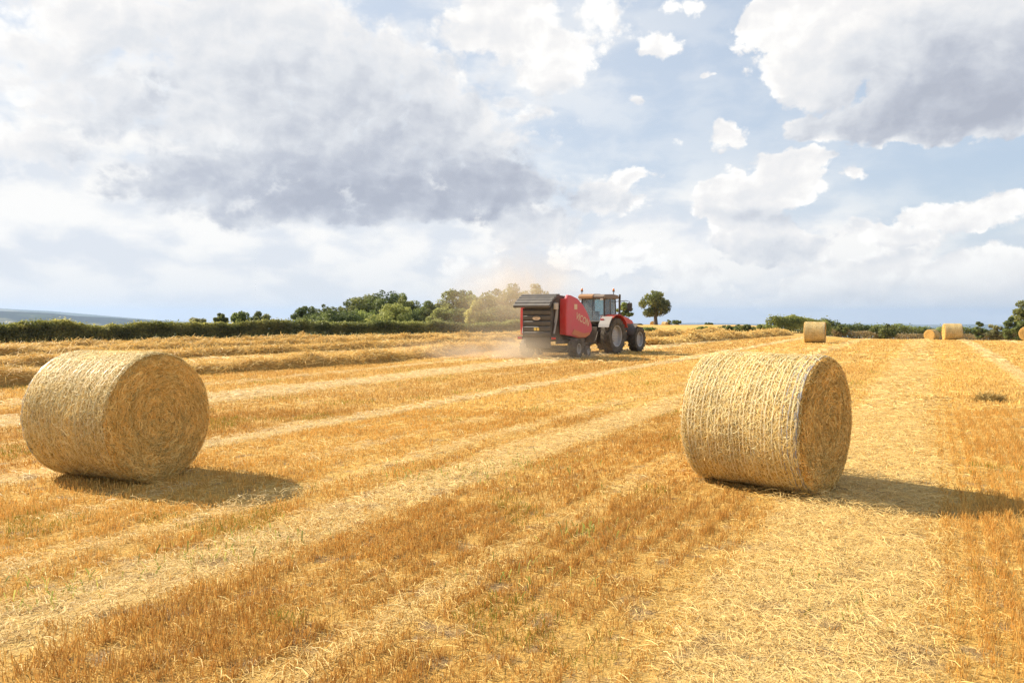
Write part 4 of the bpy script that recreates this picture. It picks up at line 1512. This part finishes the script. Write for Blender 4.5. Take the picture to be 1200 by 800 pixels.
def build_baler():
    b = empty('round_baler')
    tag(b, 'dusty red round baler with a black ribbed tailgate, towed behind the red tractor', 'baler')
    # core and chassis
    bm = B()
    prism(bm, [(-.86, .95), (-.88, 2.35), (-.55, 2.66), (.2, 2.62), (1.0, 2.1), (1.5, 1.5), (1.55, .9), (.8, .72), (-.5, .72)], -.66, .66)
    part('bale_chamber', bm, DARK, b, .03)
    bm = B()
    rod(bm, [(0.05, -1.15, .41), (0.05, 1.15, .41)], .07)
    bx(bm, -.9, 1.6, -.80, -.70, .62, .76)
    bx(bm, -.9, 1.6, .70, .80, .62, .76)
    bx(bm, -1.0, -.88, -.80, .80, .80, .92)
    prism(bm, [(1.5, .62), (1.5, .80), (3.05, .62), (3.05, .48)], -.12, .12)
    rod(bm, [(1.4, .0, .95), (3.0, 0, .72)], .05)
    rod(bm, [(2.6, .22, .1), (2.6, .22, .7)], .04)
    part('chassis', bm, DARK, b)
    # tailgate: ribbed rear face
    xr = -1.20
    poly = [(-.86, .92), (xr + .03, .92)]
    z = .92
    for k in range(5):
        poly += [(xr - .005, z + .035), (xr - .03, z + .17), (xr - .005, z + .205), (xr + .045, z + .215)]
        z += .225
    poly += [(xr + .02, 2.05), (xr + .12, 2.24), (-.86, 2.42)]
    bm = B()
    prism(bm, poly, -.64, .64)
    tg = part('tailgate', bm, CHARCOAL, b, .006)
    for y0, y1 in ((-.675, -.642), (.642, .675)):
        bm = B()
        bx(bm, xr - .02, -.84, y0, y1, .88, 2.1)
        part('tailgate_cheek', bm, BLACK, tg, .008)
    # lower hanging plate
    bm = B()
    prism(bm, [(xr + .04, .90), (xr + .12, .45), (xr + .16, .45), (xr + .1, .90)], -.58, .58)
    part('tail_flap', bm, CHARCOAL, tg, .006)
    # emblem: yellow oval with a dark rim and a small dark bar
    bm = B()
    bmesh.ops.create_circle(bm, cap_ends=True, radius=1, segments=32)
    for q in bm.verts:
        q.co = (xr - .045, q.co.x * .20, 1.685 + q.co.y * .088)
    e = part('emblem', bm, CREAM, tg, 0)
    bm = B()
    a = np.linspace(0, 2 * np.pi, 33)
    rod(bm, [(xr - .046, .205 * math.cos(q), 1.685 + .093 * math.sin(q)) for q in a], .012, 6)
    bx(bm, xr - .05, xr - .046, -.10, .10, 1.72, 1.742)
    bx(bm, xr - .05, xr - .046, -.06, .06, 1.645, 1.66)
    part('emblem_rim', bm, BLACK, e, 0)
    for y in (.07, -.07):
        bm = B()
        bx(bm, xr - .045, xr - .032, y - .055, y + .055, 1.175, 1.295)
        part('reflector', bm, YELLOW, tg, .004)
    # sloping lid over the tailgate
    bm = B()
    prism(bm, [(xr - .22, 2.12), (xr - .24, 2.22), (xr - .16, 2.27), (xr + .12, 2.48), (-.62, 2.70), (-.5, 2.70), (-.5, 2.64), (xr + .14, 2.40), (xr - .05, 2.22), (xr - .17, 2.12)], -.70, 1.02)
    for f in (.12, .36, .60, .84):
        cx_, cz_ = (xr - .16 + f * (-.62 - xr + .16), 2.27 + f * .43 + .05 * math.sin(f * math.pi) * .6)
        prism(bm, [(cx_ - .05, cz_ - .02), (cx_ - .04, cz_ + .022), (cx_ + .04, cz_ + .055), (cx_ + .05, cz_ + .0)], -.69, 1.01)
    part('lid', bm, CHARCOAL, b, .012)
    # pale box and ram on the right of the tailgate
    bm = B()
    bx(bm, -1.06, -.80, -.80, -.69, 2.05, 2.32)
    part('lamp_box', bm, GREYBOX, b, .02)
    for s in (-1, 1):
        bm = B()
        rod(bm, [(-1.1, s * .74, 1.05), (-.9, s * .76, 1.7), (-.82, s * .76, 2.3)], .04)
        rod(bm, [(-1.0, s * .72, 1.5), (-.84, s * .74, 2.2)], .025)
        part('hydraulic_ram', bm, GREY, b, 0)
        bm = B()
        bx(bm, xr - .03, xr + .02, s * .80 - .13, s * .80 + .13, .80, .93)
        tl = part('tail_light_holder', bm, BLACK, b, .01)
        bm = B()
        bx(bm, xr - .045, xr - .032, s * .80 - .10, s * .80 + .10, .825, .905)
        part('tail_light', bm, LENS, tl, .004)
    # big red side panels
    side = [(x + .42, z) for x, z in [(-.86, .98), (-.88, 1.7), (-.83, 2.52), (-.72, 2.66), (-.45, 2.65), (.15, 2.53), (.75, 2.24), (1.25, 1.82), (1.58, 1.40), (1.62, 1.15), (1.38, .95), (1.0, .84), (.3, .84)]]
    for s in (-1, 1):
        bm = B()
        ex = .20 if s > 0 else 0.0
        y0, y1 = sorted((s * (.86 + ex), s * (1.00 + ex)))
        prism(bm, side, y0, y1)
        sp = part('side_panel', bm, RED_SIDE, b, .035)
        # rear return flange
        bm = B()
        y0, y1 = sorted((s * .70, s * (.995 + ex)))
        prism(bm, [(-.51, 1.0), (-.53, 1.7), (-.48, 2.50), (-.445, 2.50), (-.465, 1.7), (-.445, 1.0)], y0, y1)
        part('panel_flange', bm, RED, sp, .01)
        # a raised lower moulding
        bm = B()
        y0, y1 = sorted((s * (1.001 + ex), s * (1.02 + ex)))
        prism(bm, [(x + .42, z) for x, z in [(-.45, 1.02), (-.2, 1.22), (.75, 1.02), (1.25, 1.08), (1.38, .98), (1.0, .87), (.3, .87)]], y0, y1)
        part('panel_moulding', bm, paint_orange, sp, .01)
        # square emblem and slanting lettering
        bm = B()
        y0, y1 = sorted((s * (1.002 + ex), s * (1.008 + ex)))
        bx(bm, .24, .52, y0, y1, 2.06, 2.28)
        part('emblem', bm, CREAM, sp, .003)
        if s < 0:
            mt = Matrix.Translation((1.0, -1.006, 1.50)) @ Matrix.Rotation(R(90), 4, 'X') @ Matrix.Rotation(R(-15), 4, 'Z')
        else:
            mt = Matrix.Translation((1.0, 1.206, 1.50)) @ Matrix.Rotation(R(180), 4, 'Z') @ Matrix.Rotation(R(90), 4, 'X') @ Matrix.Rotation(R(15), 4, 'Z')
        lettering('VICON', .42, CREAM, sp, mt, shear=.2)
        # dark lower guard ahead of the wheel
        bm = B()
        y0, y1 = sorted((s * .80, s * .92))
        prism(bm, [(-.1, .84), (1.45, .90), (1.35, .45), (.75, .30), (.5, .62)], y0, y1)
        part('lower_guard', bm, DARK, b, .01)
        wheel('wheel', b, 0.05, s * 1.16, .40, .40, .22, 15, s, lug_h=.02)
        wheel('gauge_wheel', b, 1.15, s * 1.18, .24, .16, .12, 10, s, lug_h=.01)
    # pick up reel
    bm = B()
    rod(bm, [(1.1, -1.0, .32), (1.1, 1.0, .32)], .16, 12)
    for k in range(21):
        y = -1.0 + k * .1
        for a in (0, 2.1, 4.2):
            rod(bm, [(1.1, y, .32), (1.1 + .27 * math.cos(a), y, .32 + .27 * math.sin(a))], .008, 4)
    part('pickup_reel', bm, DARK, b, 0)
    # hoses to the tractor
    for y, z in ((-.18, 1.30), (-.06, 1.36), (.08, 1.33)):
        bm = B()
        rod(bm, [(1.5, y, z), (1.9, y * 1.2, z - .12), (2.5, y * 1.5, z - .28), (3.0, y * 1.2, z - .2), (3.35, y, z - .1)], .022, 6)
        part('hose', bm, BLACK, b, 0)
    # net hopper on the front
    bm = B()
    prism(bm, [(1.35, 1.25), (1.35, 1.75), (1.7, 1.5), (1.75, 1.15)], -.64, .64)
    part('net_box', bm, RED, b, .03)
    return b

paint_orange = paint('dusty_red_moulding', (.58, .14, .035), .4, dust=.45)
HEAD = R(33)
def stand(o, x, y, heading, s):
    o.location = (x, y, tzf(x, y))
    o.rotation_euler = (0, 0, math.pi / 2 - heading)
    o.scale = (s, s, s)
stand(build_baler(), 1.62, 32.2, R(31), .98)
stand(build_tractor(), 3.93, 35.7, R(35), .96)

# ------------------------------------------------------------------ the dust thrown up by the baler
def build_dust():
    m, w, out = material('dust')
    tc = w.n('ShaderNodeTexCoord')
    P = tc.outputs['Object']
    def puff(c, r, k):
        d = w.v('MULTIPLY', w.v('SUBTRACT', P, c), (1 / r[0], 1 / r[1], 1 / r[2]))
        q = w.v('DOT_PRODUCT', d, d)
        return w.m('MULTIPLY', w.m('POWER', 2.718, w.m('MULTIPLY', q, -1.2)), k)
    n = w.noise(P, .55, 4, .6, dist=.5)
    tot = None
    for c, r, k in DUST:
        g = puff(c, r, k)
        tot = g if tot is None else w.m('ADD', tot, g)
    den = w.m('MULTIPLY', tot, w.ss(n, .30, .72, .12, 1.5))
    den = w.m('MAXIMUM', w.m('SUBTRACT', den, .006), 0)
    v = w.n('ShaderNodeVolumePrincipled')
    v.inputs['Color'].default_value = (.84, .71, .54, 1)
    v.inputs['Anisotropy'].default_value = .1
    w.put(v.inputs['Density'], den)
    w.t.links.new(v.outputs[0], out.inputs['Volume'])
    bm = bmesh.new()
    bx(bm, -9.5, 5.5, 28.5, 47, .012, 9.0)
    me = bpy.data.meshes.new('dust_cloud')
    bm.to_mesh(me)
    bm.free()
    me.materials.append(m)
    o = bpy.data.objects.new('dust_cloud', me)
    COL.objects.link(o)
    return kind(o, 'stuff')
DUST = [((.4, 31.6, .15), (1.9, 1.2, .7), .9), ((-1.4, 32.2, .1), (3.4, 1.8, .5), .32), ((2.4, 32.0, .15), (1.2, .9, .5), .5),
        ((1.2, 36.2, 2.7), (1.7, 1.5, 1.5), .17), ((.6, 38.0, 3.2), (2.6, 3.0, 1.9), .075), ((-1.2, 39.0, 2.0), (3.0, 3.8, 2.2), .052)]
build_dust()
